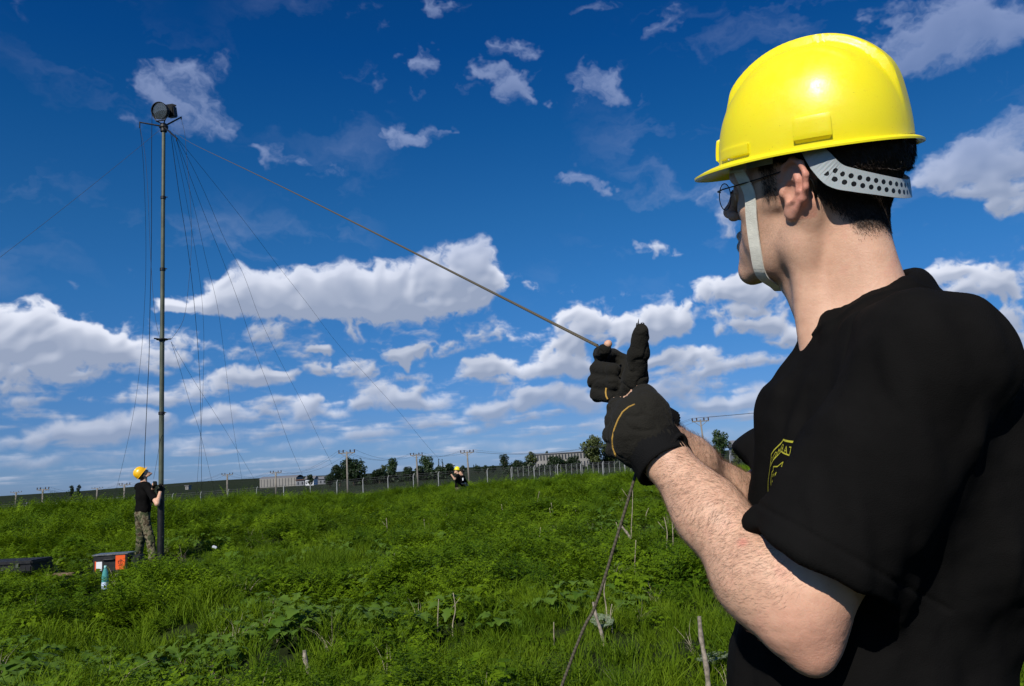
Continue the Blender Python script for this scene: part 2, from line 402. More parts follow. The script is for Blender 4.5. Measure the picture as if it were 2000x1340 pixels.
# ------------------------------------------------------------------ leaf materials
def leaf_mat(name, c1, c2, trans=.35, rough=.5, spec=.35, patch=None):
    m = bpy.data.materials.new(name); m.use_nodes = True; q = NT(m.node_tree); q.n.clear()
    oi = q.new('ShaderNodeObjectInfo').outputs['Random']
    geo = q.new('ShaderNodeNewGeometry'); isl = geo.outputs['Random Per Island']
    big = q.smooth(q.noise(geo.outputs['Position'], .8, 4, .65), .38, .62)
    f = q.math('ADD', q.math('MULTIPLY', oi, .35), q.math('ADD', q.math('MULTIPLY', isl, .3), q.math('MULTIPLY', big, .35)))
    col = q.mix(f, c4(c1), c4(c2))
    b = q.new('ShaderNodeBsdfPrincipled'); q.l.new(col, b.inputs['Base Color'])
    b.inputs['Roughness'].default_value = rough; b.inputs['Specular IOR Level'].default_value = spec
    t = q.new('ShaderNodeBsdfTranslucent')
    q.l.new(q.mix(1.0, col, (1.3, 1.25, .35, 1), 'MULTIPLY'), t.inputs[0])
    mx = q.new('ShaderNodeMixShader'); mx.inputs[0].default_value = trans
    q.l.new(b.outputs[0], mx.inputs[1]); q.l.new(t.outputs[0], mx.inputs[2])
    o = q.new('ShaderNodeOutputMaterial'); q.l.new(mx.outputs[0], o.inputs[0])
    return m
M_weed = leaf_mat('weed_leaf', (.022, .068, .003), (.195, .300, .010), trans=.32, spec=.08, rough=.6)
M_grass = leaf_mat('grass_blade', (.036, .090, .004), (.185, .275, .012), trans=.32, spec=.10, rough=.55)
M_broad = leaf_mat('broad_leaf', (.045, .105, .008), (.13, .21, .03), trans=.25, spec=.08)
M_dry = mat('dry_straw', (.34, .29, .20), rough=.9, spec=.1, var=.35, vscale=20)
M_tree = leaf_mat('tree_leaf', (.018, .040, .010), (.045, .085, .020), trans=.2)
M_bark = mat('bark', (.09, .07, .05), rough=.95, spec=.1)

# ------------------------------------------------------------------ plant templates (kept out of the scene, instanced by the ground cover)
TPL = bpy.data.collections.new('plant_templates')
def quat_axes(d, up=np.array([0, 0, 1.])):
    d = d / np.linalg.norm(d); s = np.cross(d, up); ns = np.linalg.norm(s)
    s = s / ns if ns > 1e-6 else np.array([1., 0, 0]); return d, s, np.cross(s, d)
class Tri:
    def __init__(s): s.v = []; s.f = []; s.n = 0
    def strip(s, pts, wid, side):
        """ribbon along pts with half-widths wid"""
        pts = np.array(pts); wid = np.array(wid)[:, None]; side = np.array(side)
        if side.ndim == 1: side = np.repeat(side[None], len(pts), 0)
        v = np.stack([pts - side * wid, pts + side * wid], 1).reshape(-1, 3)
        k = len(pts)
        s.v.append(v); s.f += [(s.n + 2 * i, s.n + 2 * i + 1, s.n + 2 * i + 3, s.n + 2 * i + 2) for i in range(k - 1)]; s.n += 2 * k
    def leaf(s, p, d, nrm, L, w, fold=.25):
        """pointed leaflet of 4 quads folded on its midrib"""
        d = d / np.linalg.norm(d); sd = np.cross(d, nrm); sd /= np.linalg.norm(sd) + 1e-9
        up = np.cross(sd, d)
        mid = [p, p + d * L * .45 + up * L * .05, p + d * L - up * L * .12]
        a = p + d * L * .4 + sd * w + up * w * fold; b_ = p + d * L * .4 - sd * w + up * w * fold
        s.v.append(np.array([mid[0], mid[1], mid[2], a, b_])); n = s.n
        s.f += [(n, n + 1, n + 3), (n + 1, n + 2, n + 3), (n, n + 4, n + 1), (n + 1, n + 4, n + 2)]; s.n += 5
    def done(s, name, m):
        me = bpy.data.meshes.new(name)
        me.from_pydata(np.concatenate(s.v).tolist(), [], s.f); me.materials.append(m)
        me.polygons.foreach_set('use_smooth', [True] * len(me.polygons))
        o = bpy.data.objects.new(name, me); TPL.objects.link(o); return o
def frond(T, p0, az, L, droop, rise, r, dens=1.0, size=1.0):
    """feathery twice-divided leaf"""
    d = np.array([math.cos(az), math.sin(az), 0]); n = 7
    pts = []
    for i in range(n + 1):
        t = i / n
        pts.append(p0 + d * L * t + np.array([0, 0, L * (rise * t - droop * t * t)]))
    T.strip(pts, [.0022 * (1 - .7 * i / n) for i in range(n + 1)], np.cross(d, [0, 0, 1]))
    for i in range(2, n + 1):
        t = i / n; p = pts[i]; ax = pts[i] - pts[i - 1]; ax /= np.linalg.norm(ax)
        W_ = L * .42 * math.sin(PI * min(t * .85 + .12, 1)) * (1.05 - .55 * t)
        for sgn in ((-1, 1) if i < n else (0,)):
            sd = np.cross(ax, [0, 0, 1]); sd /= np.linalg.norm(sd)
            pd = ax * .7 + sd * sgn * (1 if sgn else 0) + np.array([0, 0, r.uniform(-.15, .2)]); pd /= np.linalg.norm(pd)
            m_ = max(2, int(3.4 * dens))
            for kk in range(1, m_ + 1):
                tt = kk / m_; c = p + pd * W_ * tt
                for s2 in (-1, 1):
                    ps = np.cross(pd, [0, 0, 1]) * s2; ld = pd * .8 + ps * r.uniform(.6, 1) + np.array([0, 0, r.uniform(-.3, .3)])
                    nr = np.array([r.uniform(-.35, .35), r.uniform(-.35, .35), 1.])
                    T.leaf(c, ld, nr, W_ * r.uniform(.38, .6) * (1.15 - .5 * tt) * size, W_ * .12 * size)
def make_weed(name, r, H=.42, nf=13):
    T = Tri()
    for k in range(nf):
        az = k * 2.4 + r.uniform(-.3, .3); t = k / nf
        p0 = np.array([0, 0, H * .45 * t * t])
        frond(T, p0, az, r.uniform(.22, .34) * (1.1 - .35 * t), r.uniform(.5, .8) * (1 - .4 * t), r.uniform(.9, 1.25) + .7 * t, r)
    return T.done(name, M_weed)
def make_grass(name, r, n=46, H=.32, spread=.11, w=.0034, m=None):
    T = Tri()
    for k in range(n):
        a = r.uniform(0, 2 * PI); rr_ = spread * math.sqrt(r.random()); p0 = np.array([rr_ * math.cos(a), rr_ * math.sin(a), 0])
        L = H * r.uniform(.45, 1.15); a2 = a + r.gauss(0, 1.0); lean = r.uniform(.1, .75); d = np.array([math.cos(a2), math.sin(a2), 0])
        pts = [p0 + d * L * lean * t * t + np.array([0, 0, L * (t - .35 * lean * t * t * t)]) for t in (0, .3, .6, .85, 1)]
        fa = r.uniform(0, PI)
        T.strip(pts, [w, w * 1.1, w * .9, w * .5, w * .05], np.array([math.cos(fa), math.sin(fa), 0]))
    return T.done(name, m or M_grass)
def make_broad(name, r, n=7, S=.2):
    T = Tri()
    for k in range(n):
        az = k * 2.4 + r.uniform(-.4, .4); d = np.array([math.cos(az), math.sin(az), 0]); sd = np.array([-d[1], d[0], 0])
        L = S * r.uniform(.7, 1.2); st = .12 * r.uniform(.5, 1.3); tilt = r.uniform(.1, .7)
        n_ = 7; base = d * .03; ctr = []; wd = []
        for i in range(n_ + 1):
            t = i / n_; ctr.append(base + d * (st + L * t) * .8 + np.array([0, 0, st * 1.2 + L * (tilt * t - .6 * t * t)]))
            wd.append(L * .30 * math.sin(PI * (t * .93 + .05)) ** .7 * (1 + .28 * ((i % 2) * 2 - 1)))
        for sg in (-1, 1):
            v = []
            for c, w_ in zip(ctr, wd): v += [c, c + sd * sg * w_ + np.array([0, 0, w_ * r.uniform(.1, .35)])]
            T.v.append(np.array(v)); T.f += [(T.n + 2 * i, T.n + 2 * i + 1, T.n + 2 * i + 3, T.n + 2 * i + 2) for i in range(n_)]; T.n += len(v)
        T.strip([np.zeros(3), base + d * st * .4 + np.array([0, 0, st * .8]), ctr[0]], [.003, .003, .002], sd)
    return T.done(name, M_broad)
r1 = random.Random(3)
for k in range(4): make_weed('a%d' % k, r1, H=r1.uniform(.36, .52), nf=r1.randint(11, 15))
for k in range(4): make_grass('b%d' % k, r1, H=r1.uniform(.26, .38))
for k in range(2): make_broad('c%d' % k, r1)
def make_elder(name, r, n=11, H=.22, m=None):
    T = Tri()
    for k in range(n):
        az = k * 2.4 + r.uniform(-.4, .4); d = np.array([math.cos(az), math.sin(az), 0]); h = H * r.uniform(.5, 1.1); o_ = .05 + .13 * math.sqrt((k + .5) / n)
        p1 = d * o_ * .6 + np.array([0, 0, h * .7]); p2 = d * o_ + np.array([0, 0, h]); T.strip([d * .01, p1, p2], [.002, .0016, .001], np.array([-d[1], d[0], 0]))
        for j in range(5):
            a2 = az + (j - 2) * .85 + r.uniform(-.15, .15); ld = np.array([math.cos(a2), math.sin(a2), r.uniform(-.35, .25)]); L = r.uniform(.055, .10) * (1 - .12 * abs(j - 2))
            T.leaf(p2, ld, np.array([r.uniform(-.4, .4), r.uniform(-.4, .4), 1.]), L, L * .30, .3)
    return T.done(name, m or M_weed)
M_pale = leaf_mat('silvery_leaf', (.12, .17, .09), (.26, .31, .20), trans=.15, spec=.2)
for k in range(3): make_elder('e%d' % k, r1, n=r1.randint(9, 14), H=r1.uniform(.18, .28))
T_ = Tri()
for k in range(9): frond(T_, np.array([0, 0, .05]), k * 2.4, .24, .5, 1.0, r1, size=1.3)
T_.done('f0', M_pale)
make_grass('d0', r1, n=12, H=.5, spread=.06, w=.0028, m=M_dry)

def scatter(name, label, pts, rotz, tilt, scl, idx):
    me = bpy.data.meshes.new(name); me.vertices.add(len(pts)); me.vertices.foreach_set('co', np.asarray(pts, np.float32).ravel())
    def attr(n, ty, dt, arr):
        a = me.attributes.new(n, ty, 'POINT'); a.data.foreach_set(dt, np.asarray(arr).ravel())
    rot = np.zeros((len(pts), 3), np.float32); rot[:, 2] = rotz; rot[:, 0] = tilt[:, 0]; rot[:, 1] = tilt[:, 1]
    attr('rot', 'FLOAT_VECTOR', 'vector', rot); attr('scl', 'FLOAT_VECTOR', 'vector', scl.astype(np.float32)); attr('idx', 'INT', 'value', idx.astype(np.int32))
    o = link(bpy.data.objects.new(name, me))
    ng = bpy.data.node_groups.new(name, 'GeometryNodeTree')
    ng.interface.new_socket('Geometry', in_out='INPUT', socket_type='NodeSocketGeometry')
    ng.interface.new_socket('Geometry', in_out='OUTPUT', socket_type='NodeSocketGeometry')
    N = ng.nodes; L = ng.links
    gi = N.new('NodeGroupInput'); go = N.new('NodeGroupOutput'); iop = N.new('GeometryNodeInstanceOnPoints')
    ci = N.new('GeometryNodeCollectionInfo'); ci.inputs['Collection'].default_value = TPL; ci.inputs['Separate Children'].default_value = True; ci.inputs['Reset Children'].default_value = True
    def na(n, ty):
        k = N.new('GeometryNodeInputNamedAttribute'); k.data_type = ty; k.inputs[0].default_value = n; return k.outputs[0]
    L.new(gi.outputs[0], iop.inputs['Points']); L.new(ci.outputs[0], iop.inputs['Instance']); iop.inputs['Pick Instance'].default_value = True
    L.new(na('idx', 'INT'), iop.inputs['Instance Index'])
    e2r = N.new('FunctionNodeEulerToRotation'); L.new(na('rot', 'FLOAT_VECTOR'), e2r.inputs[0]); L.new(e2r.outputs[0], iop.inputs['Rotation'])
    L.new(na('scl', 'FLOAT_VECTOR'), iop.inputs['Scale']); L.new(iop.outputs[0], go.inputs[0])
    md = o.modifiers.new('scatter', 'NODES'); md.node_group = ng
    return tag(o, label, kind='stuff')
def vnoise(x, y, s, seed=0):
    """smooth value noise in 2-D, 0..1"""
    x = np.asarray(x) / s + seed * 17.3; y = np.asarray(y) / s + seed * 7.7
    xi = np.floor(x); yi = np.floor(y); fx = x - xi; fy = y - yi; fx = fx * fx * (3 - 2 * fx); fy = fy * fy * (3 - 2 * fy)
    def h(a, b_): v = np.sin(a * 127.1 + b_ * 311.7 + seed) * 43758.5453; return v - np.floor(v)
    return (h(xi, yi) * (1 - fx) + h(xi + 1, yi) * fx) * (1 - fy) + (h(xi, yi + 1) * (1 - fx) + h(xi + 1, yi + 1) * fx) * fy
def sample_cover(n, r0, r1, a0=-.86, a1=.86, pw=1.35):
    """points on the meadow, denser near by"""
    u = rng.random(n); r = (r0 ** (2 - pw) + u * (r1 ** (2 - pw) - r0 ** (2 - pw))) ** (1 / (2 - pw)); a = rng.uniform(a0, a1, n)
    return r * np.sin(a), r * np.cos(a), r, a
def clearings(x, y):
    """0 where the crew has trodden the plants down"""
    k = np.ones_like(x)
    for cx, cy, rx, ry in ((-6.6, 14.2, 1.3, 1.6), (P_CASE[0] + .1, P_CASE[1] - .7, 1.25, 1.5), (P_KIT[0] + .1, P_KIT[1] - .5, .85, 1.1), (P_BOTTLE[0] + .2, P_BOTTLE[1] - .6, .50, 1.25), (.42, 1.0, .5, .5)):
        k = np.minimum(k, sstep(.6, 1.2, np.hypot((x - cx) / rx, (y - cy) / ry)))
    return k
# feathery weeds, in dense drifts
x, y, r, a = sample_cover(40000, 2.6, 47)
d = .60 * vnoise(x, y, 2.4, 1) + .4 * vnoise(x, y, .8, 2)
left_bank = sstep(-.12, -.45, a) * sstep(14, 20, r)
ridge = sstep(22, 28, r)
keepp = rng.random(len(x)) < np.clip((d - .36) * 3.6 + left_bank * .6 + ridge * .6, .04, 1) 
cl = clearings(x, y); keepp &= (cl > .35)
x, y, r, a, d, cl = (q_[keepp] for q_ in (x, y, r, a, d, cl))
s = (.34 + .62 * np.clip(d * 1.5 - .35, 0, 1) + .42 * rng.random(len(x)) ** 3) * (1 + sstep(8, 40, r) * .30) * (.35 + .65 * cl) * (1 + .30 * sstep(-.12, -.45, a) * sstep(14, 22, r))
pts = np.stack([x, y, hfun(x, y) - .02], 1)
scl = np.stack([s * 1.05, s * 1.05, s * rng.uniform(.8, 1.25, len(s))], 1)
SCAT = scatter('weeds', 'dense feathery green weeds covering the meadow', pts, rng.uniform(0, 6.28, len(x)), rng.normal(0, .22, (len(x), 2)), scl, np.where(rng.random(len(x)) < .60 * sstep(34, 12, r) + .14, 11, 0) + rng.integers(0, 3, len(x)))
# grass everywhere
x, y, r, a = sample_cover(30000, 2.4, 46)
keepp = (vnoise(x, y, 1.1, 21) > .50) | (rng.random(len(x)) < np.where(a < .08, .16, .42)) | (r > 30)
x, y, r, a = x[keepp], y[keepp], r[keepp], a[keepp]
cl = clearings(x, y)
s = (.30 + .62 * vnoise(x, y, 1.2, 5) + .35 * rng.random(len(x)) ** 2) * (1 + sstep(8, 40, r) * .35) * (.42 + .58 * cl)
pts = np.stack([x, y, hfun(x, y) - .02], 1)
scl = np.stack([s * 1.1, s * 1.1, s], 1)
SCAT = scatter('grass', 'long green meadow grass between the weeds', pts, rng.uniform(0, 6.28, len(x)), rng.normal(0, .15, (len(x), 2)), scl, rng.integers(4, 8, len(x)))
x, y, r, a = sample_cover(3600, 2.8, 26)
keepp = (vnoise(x, y, 1.6, 9) > .42) & (clearings(x, y) > .5); x, y = x[keepp], y[keepp]
s = rng.uniform(.40, .95, len(x)); scl = np.stack([s, s, s], 1)
SCAT = scatter('broad_leaves', 'pale broad-leaved plants among the grass', np.stack([x, y, hfun(x, y) + .03], 1), rng.uniform(0, 6.28, len(x)), rng.normal(0, .15, (len(x), 2)), scl, rng.integers(8, 10, len(x)))
x, y, r, a = sample_cover(240, 3.0, 30)
s = rng.uniform(.35, .75, len(x)); scl = np.stack([s, s, s], 1)
SCAT = scatter('dead_grass', 'thin straw coloured dead grass stems in the meadow', np.stack([x, y, hfun(x, y)], 1), rng.uniform(0, 6.28, len(x)), rng.normal(0, .3, (len(x), 2)), scl, np.full(len(x), 10))
x, y, r, a = sample_cover(26, 4.5, 24)
s = rng.uniform(.28, .55, len(x)); scl = np.stack([s, s, s], 1)
scatter('silvery_weeds', 'scattered pale silvery wilted weeds in the meadow', np.stack([x, y, hfun(x, y) + .05], 1), rng.uniform(0, 6.28, len(x)), rng.normal(0, .3, (len(x), 2)), scl, np.full(len(x), 14))
# ------------------------------------------------------------------ implicit-surface modeller for people and gloves
class Grid:
    def __init__(s, xs, ys, zs):
        s.ax = [np.asarray(a, np.float32) for a in (xs, ys, zs)]
        s.F = np.full([len(a) for a in s.ax], 1.0, np.float32); s.mg = 3 * max(np.diff(a).max() for a in s.ax)
    def window(s, lo, hi):
        sl_ = []
        for a, l, h in zip(s.ax, lo, hi):
            i0, i1 = np.searchsorted(a, [l, h]); sl_.append(slice(max(i0 - 1, 0), min(i1 + 1, len(a))))
        if any(q_.stop <= q_.start for q_ in sl_): return None, None
        X = s.ax[0][sl_[0]][:, None, None]; Y = s.ax[1][sl_[1]][None, :, None]; Z = s.ax[2][sl_[2]][None, None, :]
        return tuple(sl_), (X, Y, Z)
    def op(s, fn, lo, hi, k=.01, mode='u'):
        pad = k + s.mg + .004
        w, P3 = s.window(np.asarray(lo) - pad, np.asarray(hi) + pad)
        if w is None: return
        d = fn(*P3).astype(np.float32); a = s.F[w]
        if mode == 's': d = -d
        if k > 1e-5:
            h = np.maximum(k - np.abs(a - d), 0) / k; q_ = h * h * k * .25
        else: q_ = 0
        s.F[w] = (np.minimum(a, d) - q_) if mode == 'u' else (np.maximum(a, d) + q_)
    def ell(s, c, r, R=None, k=.01, mode='u'):
        c = np.asarray(c, float); r = np.asarray(r, float); R = np.eye(3) if R is None else np.asarray(R)
        ext = np.sqrt(((R * r) ** 2).sum(1))
        def fn(X, Y, Z):
            x, y, z = X - c[0], Y - c[1], Z - c[2]
            u = [(R[0, i] * x + R[1, i] * y + R[2, i] * z) for i in range(3)]
            k0 = np.sqrt(sum((u[i] / r[i]) ** 2 for i in range(3))); k1 = np.sqrt(sum((u[i] / r[i] ** 2) ** 2 for i in range(3)))
            return k0 * (k0 - 1) / np.maximum(k1, 1e-6)
        s.op(fn, c - ext, c + ext, k, mode)
    def cap(s, a, b, ra, rb, k=.01, mode='u', flat=None):
        """tapered capsule; flat=(axis, factor) squashes it along an axis"""
        a = np.asarray(a, float); b = np.asarray(b, float); ab = b - a; L2 = ab @ ab + 1e-12; m_ = max(ra, rb)
        fx = None if flat is None else (np.asarray(flat[0], float) / np.linalg.norm(flat[0]), flat[1])
        def fn(X, Y, Z):
            x, y, z = X - a[0], Y - a[1], Z - a[2]
            t = np.clip((x * ab[0] + y * ab[1] + z * ab[2]) / L2, 0, 1)
            x = x - t * ab[0]; y = y - t * ab[1]; z = z - t * ab[2]
            if fx is not None:
                n_, f = fx; q_ = (x * n_[0] + y * n_[1] + z * n_[2]) * (f - 1); x = x + q_ * n_[0]; y = y + q_ * n_[1]; z = z + q_ * n_[2]
            return np.sqrt(x * x + y * y + z * z) - (ra + (rb - ra) * t)
        s.op(fn, np.minimum(a, b) - m_, np.maximum(a, b) + m_, k, mode)
    def chain(s, pts, rs, k=.01, mode='u', flat=None):
        if not hasattr(rs, '__len__'): rs = [rs] * len(pts)
        for i in range(len(pts) - 1): s.cap(pts[i], pts[i + 1], rs[i], rs[i + 1], k, mode, flat)
    def half(s, p, n, k=.004, lo=None, hi=None):
        """remove everything on the side n points to, inside the box lo..hi"""
        p = np.asarray(p, float); n = np.asarray(n, float) / np.linalg.norm(n)
        w, (X, Y, Z) = s.window(lo, hi)
        d = (X - p[0]) * n[0] + (Y - p[1]) * n[1] + (Z - p[2]) * n[2]
        s.F[w] = np.maximum(s.F[w], d)
    def mesh(s):
        F = s.F; S = F < 0; nx, ny, nz = F.shape
        c = [S[i:nx - 1 + i, j:ny - 1 + j, k:nz - 1 + k] for i in (0, 1) for j in (0, 1) for k in (0, 1)]
        cnt = sum(q_.astype(np.int8) for q_ in c); act = (cnt > 0) & (cnt < 8)
        I, J, K = np.nonzero(act); idx = np.full(act.shape, -1, np.int32); idx[I, J, K] = np.arange(len(I))
        ax = s.ax; acc = np.zeros((len(I), 3)); n_ = np.zeros(len(I))
        corner = [(i, j, k) for i in (0, 1) for j in (0, 1) for k in (0, 1)]
        vals = {q_: F[I + q_[0], J + q_[1], K + q_[2]].astype(float) for q_ in corner}
        pos = {q_: np.stack([ax[0][I + q_[0]], ax[1][J + q_[1]], ax[2][K + q_[2]]], 1).astype(float) for q_ in corner}
        for a in corner:
            for d in range(3):
                if a[d]: continue
                b = list(a); b[d] = 1; b = tuple(b)
                va, vb = vals[a], vals[b]; m_ = (va < 0) != (vb < 0)
                t = np.where(m_, va / np.where(m_, va - vb, 1), 0)
                p = pos[a] + (pos[b] - pos[a]) * t[:, None]
                acc[m_] += p[m_]; n_ += m_
        V = acc / n_[:, None]
        quads = []
        for d in range(3):
            sa = [slice(None)] * 3; sb = [slice(None)] * 3; sa[d] = slice(0, -1); sb[d] = slice(1, None)
            A, B = S[tuple(sa)], S[tuple(sb)]; i, j, k = np.nonzero(A != B); flip = A[i, j, k]
            e = [i, j, k]; o1, o2 = [(1, 2), (2, 0), (0, 1)][d]
            ok = (e[o1] > 0) & (e[o2] > 0) & (e[o1] < act.shape[o1]) & (e[o2] < act.shape[o2])
            e = [q_[ok] for q_ in e]; flip = flip[ok]
            def cell(a, b):
                q_ = [q2.copy() for q2 in e]; q_[o1] -= a; q_[o2] -= b; return idx[q_[0], q_[1], q_[2]]
            Q = np.stack([cell(1, 1), cell(0, 1), cell(0, 0), cell(1, 0)], 1)
            Q[~flip] = Q[~flip][:, ::-1]; quads.append(Q)
        Q = np.concatenate(quads); Q = Q[(Q >= 0).all(1)]
        return V, Q
def smooth_mesh(V, Q, it=2, lam=.5, msk=None):
    E = np.concatenate([Q[:, [0, 1]], Q[:, [1, 2]], Q[:, [2, 3]], Q[:, [3, 0]]]); E = np.concatenate([E, E[:, ::-1]])
    deg = np.bincount(E[:, 0], minlength=len(V)).clip(1)[:, None]
    for q_ in range(it):
        for l in (lam, -lam * 1.04):
            A = np.stack([np.bincount(E[:, 0], V[E[:, 1], c], len(V)) for c in range(3)], 1) / deg
            st = (A - V) * l
            V = V + (st if msk is None else st * msk[:, None])
    return V
def vnormals(V, Q):
    n = np.cross(V[Q[:, 2]] - V[Q[:, 0]], V[Q[:, 3]] - V[Q[:, 1]]); N = np.zeros_like(V)
    for c in range(4): 
        for d in range(3): N[:, d] += np.bincount(Q[:, c], n[:, d], len(V))
    return N / (np.linalg.norm(N, axis=1, keepdims=True) + 1e-12)
def fattr(o, name, arr):
    a = o.data.attributes.new(name, 'FLOAT', 'POINT'); a.data.foreach_set('value', np.asarray(arr, np.float32))
def noise3(P_, s, seed=0):
    """cheap smooth 3-D noise, about -1..1"""
    x, y, z = (P_ / s + seed * 3.7).T
    return (gnoise(x + .37 * z, y - .21 * z, 1.0, seed) + gnoise(y + .53 * x, z + .11 * x, 1.0, seed + 2) + gnoise(z - .3 * y, x + .27 * y, 1.0, seed + 4)) / 2
def ax_(*segs):
    """axis made of (start, end, step) pieces"""
    out = []
    for a, b, h in segs: out.append(np.arange(a, b - h * .3, h))
    return np.concatenate(out + [[segs[-1][1]]])
def strands(name, V, Q, weight, n, L, flow, lift, w, m, parent, bend=.5, jitter=.35, seed=1, root=None):
    """short hairs as thin tapering ribbons"""
    R = np.random.default_rng(seed)
    T = np.concatenate([Q[:, [0, 1, 2]], Q[:, [0, 2, 3]]]); A = np.linalg.norm(np.cross(V[T[:, 1]] - V[T[:, 0]], V[T[:, 2]] - V[T[:, 0]]), axis=1)
    wt = weight[T].mean(1) * A; wt = np.where(weight[T].min(1) > 0, wt, 0); p = wt / wt.sum()
    t = R.choice(len(T), n, p=p); a, b = R.random(n), R.random(n); f = a + b > 1; a[f], b[f] = 1 - a[f], 1 - b[f]
    N = vnormals(V, Q); T = T[t]
    P_ = V[T[:, 0]] * (1 - a - b)[:, None] + V[T[:, 1]] * a[:, None] + V[T[:, 2]] * b[:, None]
    Nn = N[T[:, 0]]; fl = flow(P_) if callable(flow) else np.repeat(np.array([flow], float), n, 0)
    fl = fl + R.normal(0, jitter, (n, 3)); fl = fl - (fl * Nn).sum(1)[:, None] * Nn; fl /= np.linalg.norm(fl, axis=1)[:, None] + 1e-9
    L_ = (L(P_) if callable(L) else L) * R.uniform(.5, 1.25, n)
    li = lift * R.uniform(.5, 1.5, n)[:, None]
    d1 = Nn * li + fl; d1 /= np.linalg.norm(d1, axis=1)[:, None]
    d2 = d1 + fl * bend - Nn * li * bend * .6; d2 /= np.linalg.norm(d2, axis=1)[:, None]
    sd = np.cross(d1, R.normal(0, 1, (n, 3))); sd /= np.linalg.norm(sd, axis=1)[:, None] + 1e-9
    p0 = P_ - Nn * .0004; p1 = p0 + d1 * (L_ * .5)[:, None]; p2 = p1 + d2 * (L_ * .5)[:, None]
    Vs = np.stack([p0 - sd * w, p0 + sd * w, p1 - sd * w * .8, p1 + sd * w * .8, p2], 1).reshape(-1, 3)
    k = np.arange(n)[:, None] * 5
    me = bpy.data.meshes.new(name)
    F3 = np.concatenate([k + [0, 1, 3], k + [0, 3, 2], k + [2, 3, 4]], 0)
    return mesh_obj(name, Vs, F3, m, parent, True)

# ------------------------------------------------------------------ materials of the crew
def skin_material():
    m = bpy.data.materials.new('skin'); m.use_nodes = True; q = NT(m.node_tree); b = q.n['Principled BSDF']
    tc = q.new('ShaderNodeTexCoord').outputs['Object']
    def at_(n): k = q.new('ShaderNodeAttribute'); k.attribute_name = n; return k.outputs['Fac']
    n1 = q.noise(tc, 28, 4, .6); n2 = q.noise(tc, 140, 4, .6); n3 = q.noise(tc, 600, 3, .6)
    col = q.ramp(n1, [(.3, (.59, .340, .225)), (.55, (.67, .405, .270)), (.75, (.66, .355, .245))])
    col = q.mix(q.smooth(n2, .45, .75, 0, .35), col, (.53, .29, .19, 1))
    col = q.mix(at_('red'), col, (.62, .22, .16, 1))
    col = q.mix(q.math('MULTIPLY', at_('stubble'), q.smooth(n3, .35, .62, .35, .95)), col, (.20, .13, .10, 1))
    col = q.mix(q.math('MULTIPLY', at_('scalp'), q.smooth(q.noise(tc, 320, 3, .7), .3, .6, .55, 1.0)), col, (.024, .016, .012, 1))
    q.l.new(col, b.inputs['Base Color'])
    b.inputs['Roughness'].default_value = .52; b.inputs['Specular IOR Level'].default_value = .35
    b.inputs['Subsurface Weight'].default_value = .12; b.inputs['Subsurface Radius'].default_value = (1, .35, .2); b.inputs['Subsurface Scale'].default_value = .006
    bn = q.new('ShaderNodeBump'); bn.inputs['Strength'].default_value = .35; bn.inputs['Distance'].default_value = .0012
    q.l.new(q.math('ADD', q.noise(tc, 420, 4, .65), q.math('MULTIPLY', n2, .8)), bn.inputs['Height']); q.l.new(bn.outputs[0], b.inputs['Normal'])
    return m
def cloth_material(name, color, wv=900, rough=.9, bump=.5, spec=.15, var=.2, sheen=.15):
    m = bpy.data.materials.new(name); m.use_nodes = True; q = NT(m.node_tree); b = q.n['Principled BSDF']
    tc = q.new('ShaderNodeTexCoord').outputs['Object']
    f = q.smooth(q.noise(tc, 9, 5, .6), .3, .7, 1 - var, 1 + var); cs = q.vmath('SCALE', color, None); q.l.new(f, cs.node.inputs['Scale'])
    q.l.new(cs, b.inputs['Base Color']); b.inputs['Roughness'].default_value = rough; b.inputs['Specular IOR Level'].default_value = spec
    b.inputs['Sheen Weight'].default_value = sheen
    bn = q.new('ShaderNodeBump'); bn.inputs['Strength'].default_value = bump; bn.inputs['Distance'].default_value = .0012
    q.l.new(q.math('ADD', q.noise(tc, wv, 2, .5), q.math('MULTIPLY', q.noise(tc, 60, 4, .6), 1.2)), bn.inputs['Height']); q.l.new(bn.outputs[0], b.inputs['Normal'])
    return m
M_skin = skin_material()
M_shirt = cloth_material('black_cotton', (.0060, .0057, .0054), sheen=.0, spec=.05)
M_glove = cloth_material('dark_knit_glove', (.013, .012, .009), wv=500, bump=.9, sheen=.03)
M_cuff = cloth_material('black_rib_knit', (.006, .006, .006), wv=700, bump=.9, sheen=.0)
M_hair = mat('dark_hair', (.020, .013, .009), rough=.5, spec=.3, var=.3)
M_hair_side = mat('brown_hair', (.045, .030, .022), rough=.6, spec=.3, var=.3)
M_armhair = mat('arm_hair', (.15, .090, .060), rough=.6, spec=.25, var=.3)
M_seam = mat('yellow_seam', (.42, .25, .05), rough=.8, bump=.6, bscale=400)
M_logo = mat('yellow_print', (.42, .40, .035), rough=.7, var=.15, vscale=150)
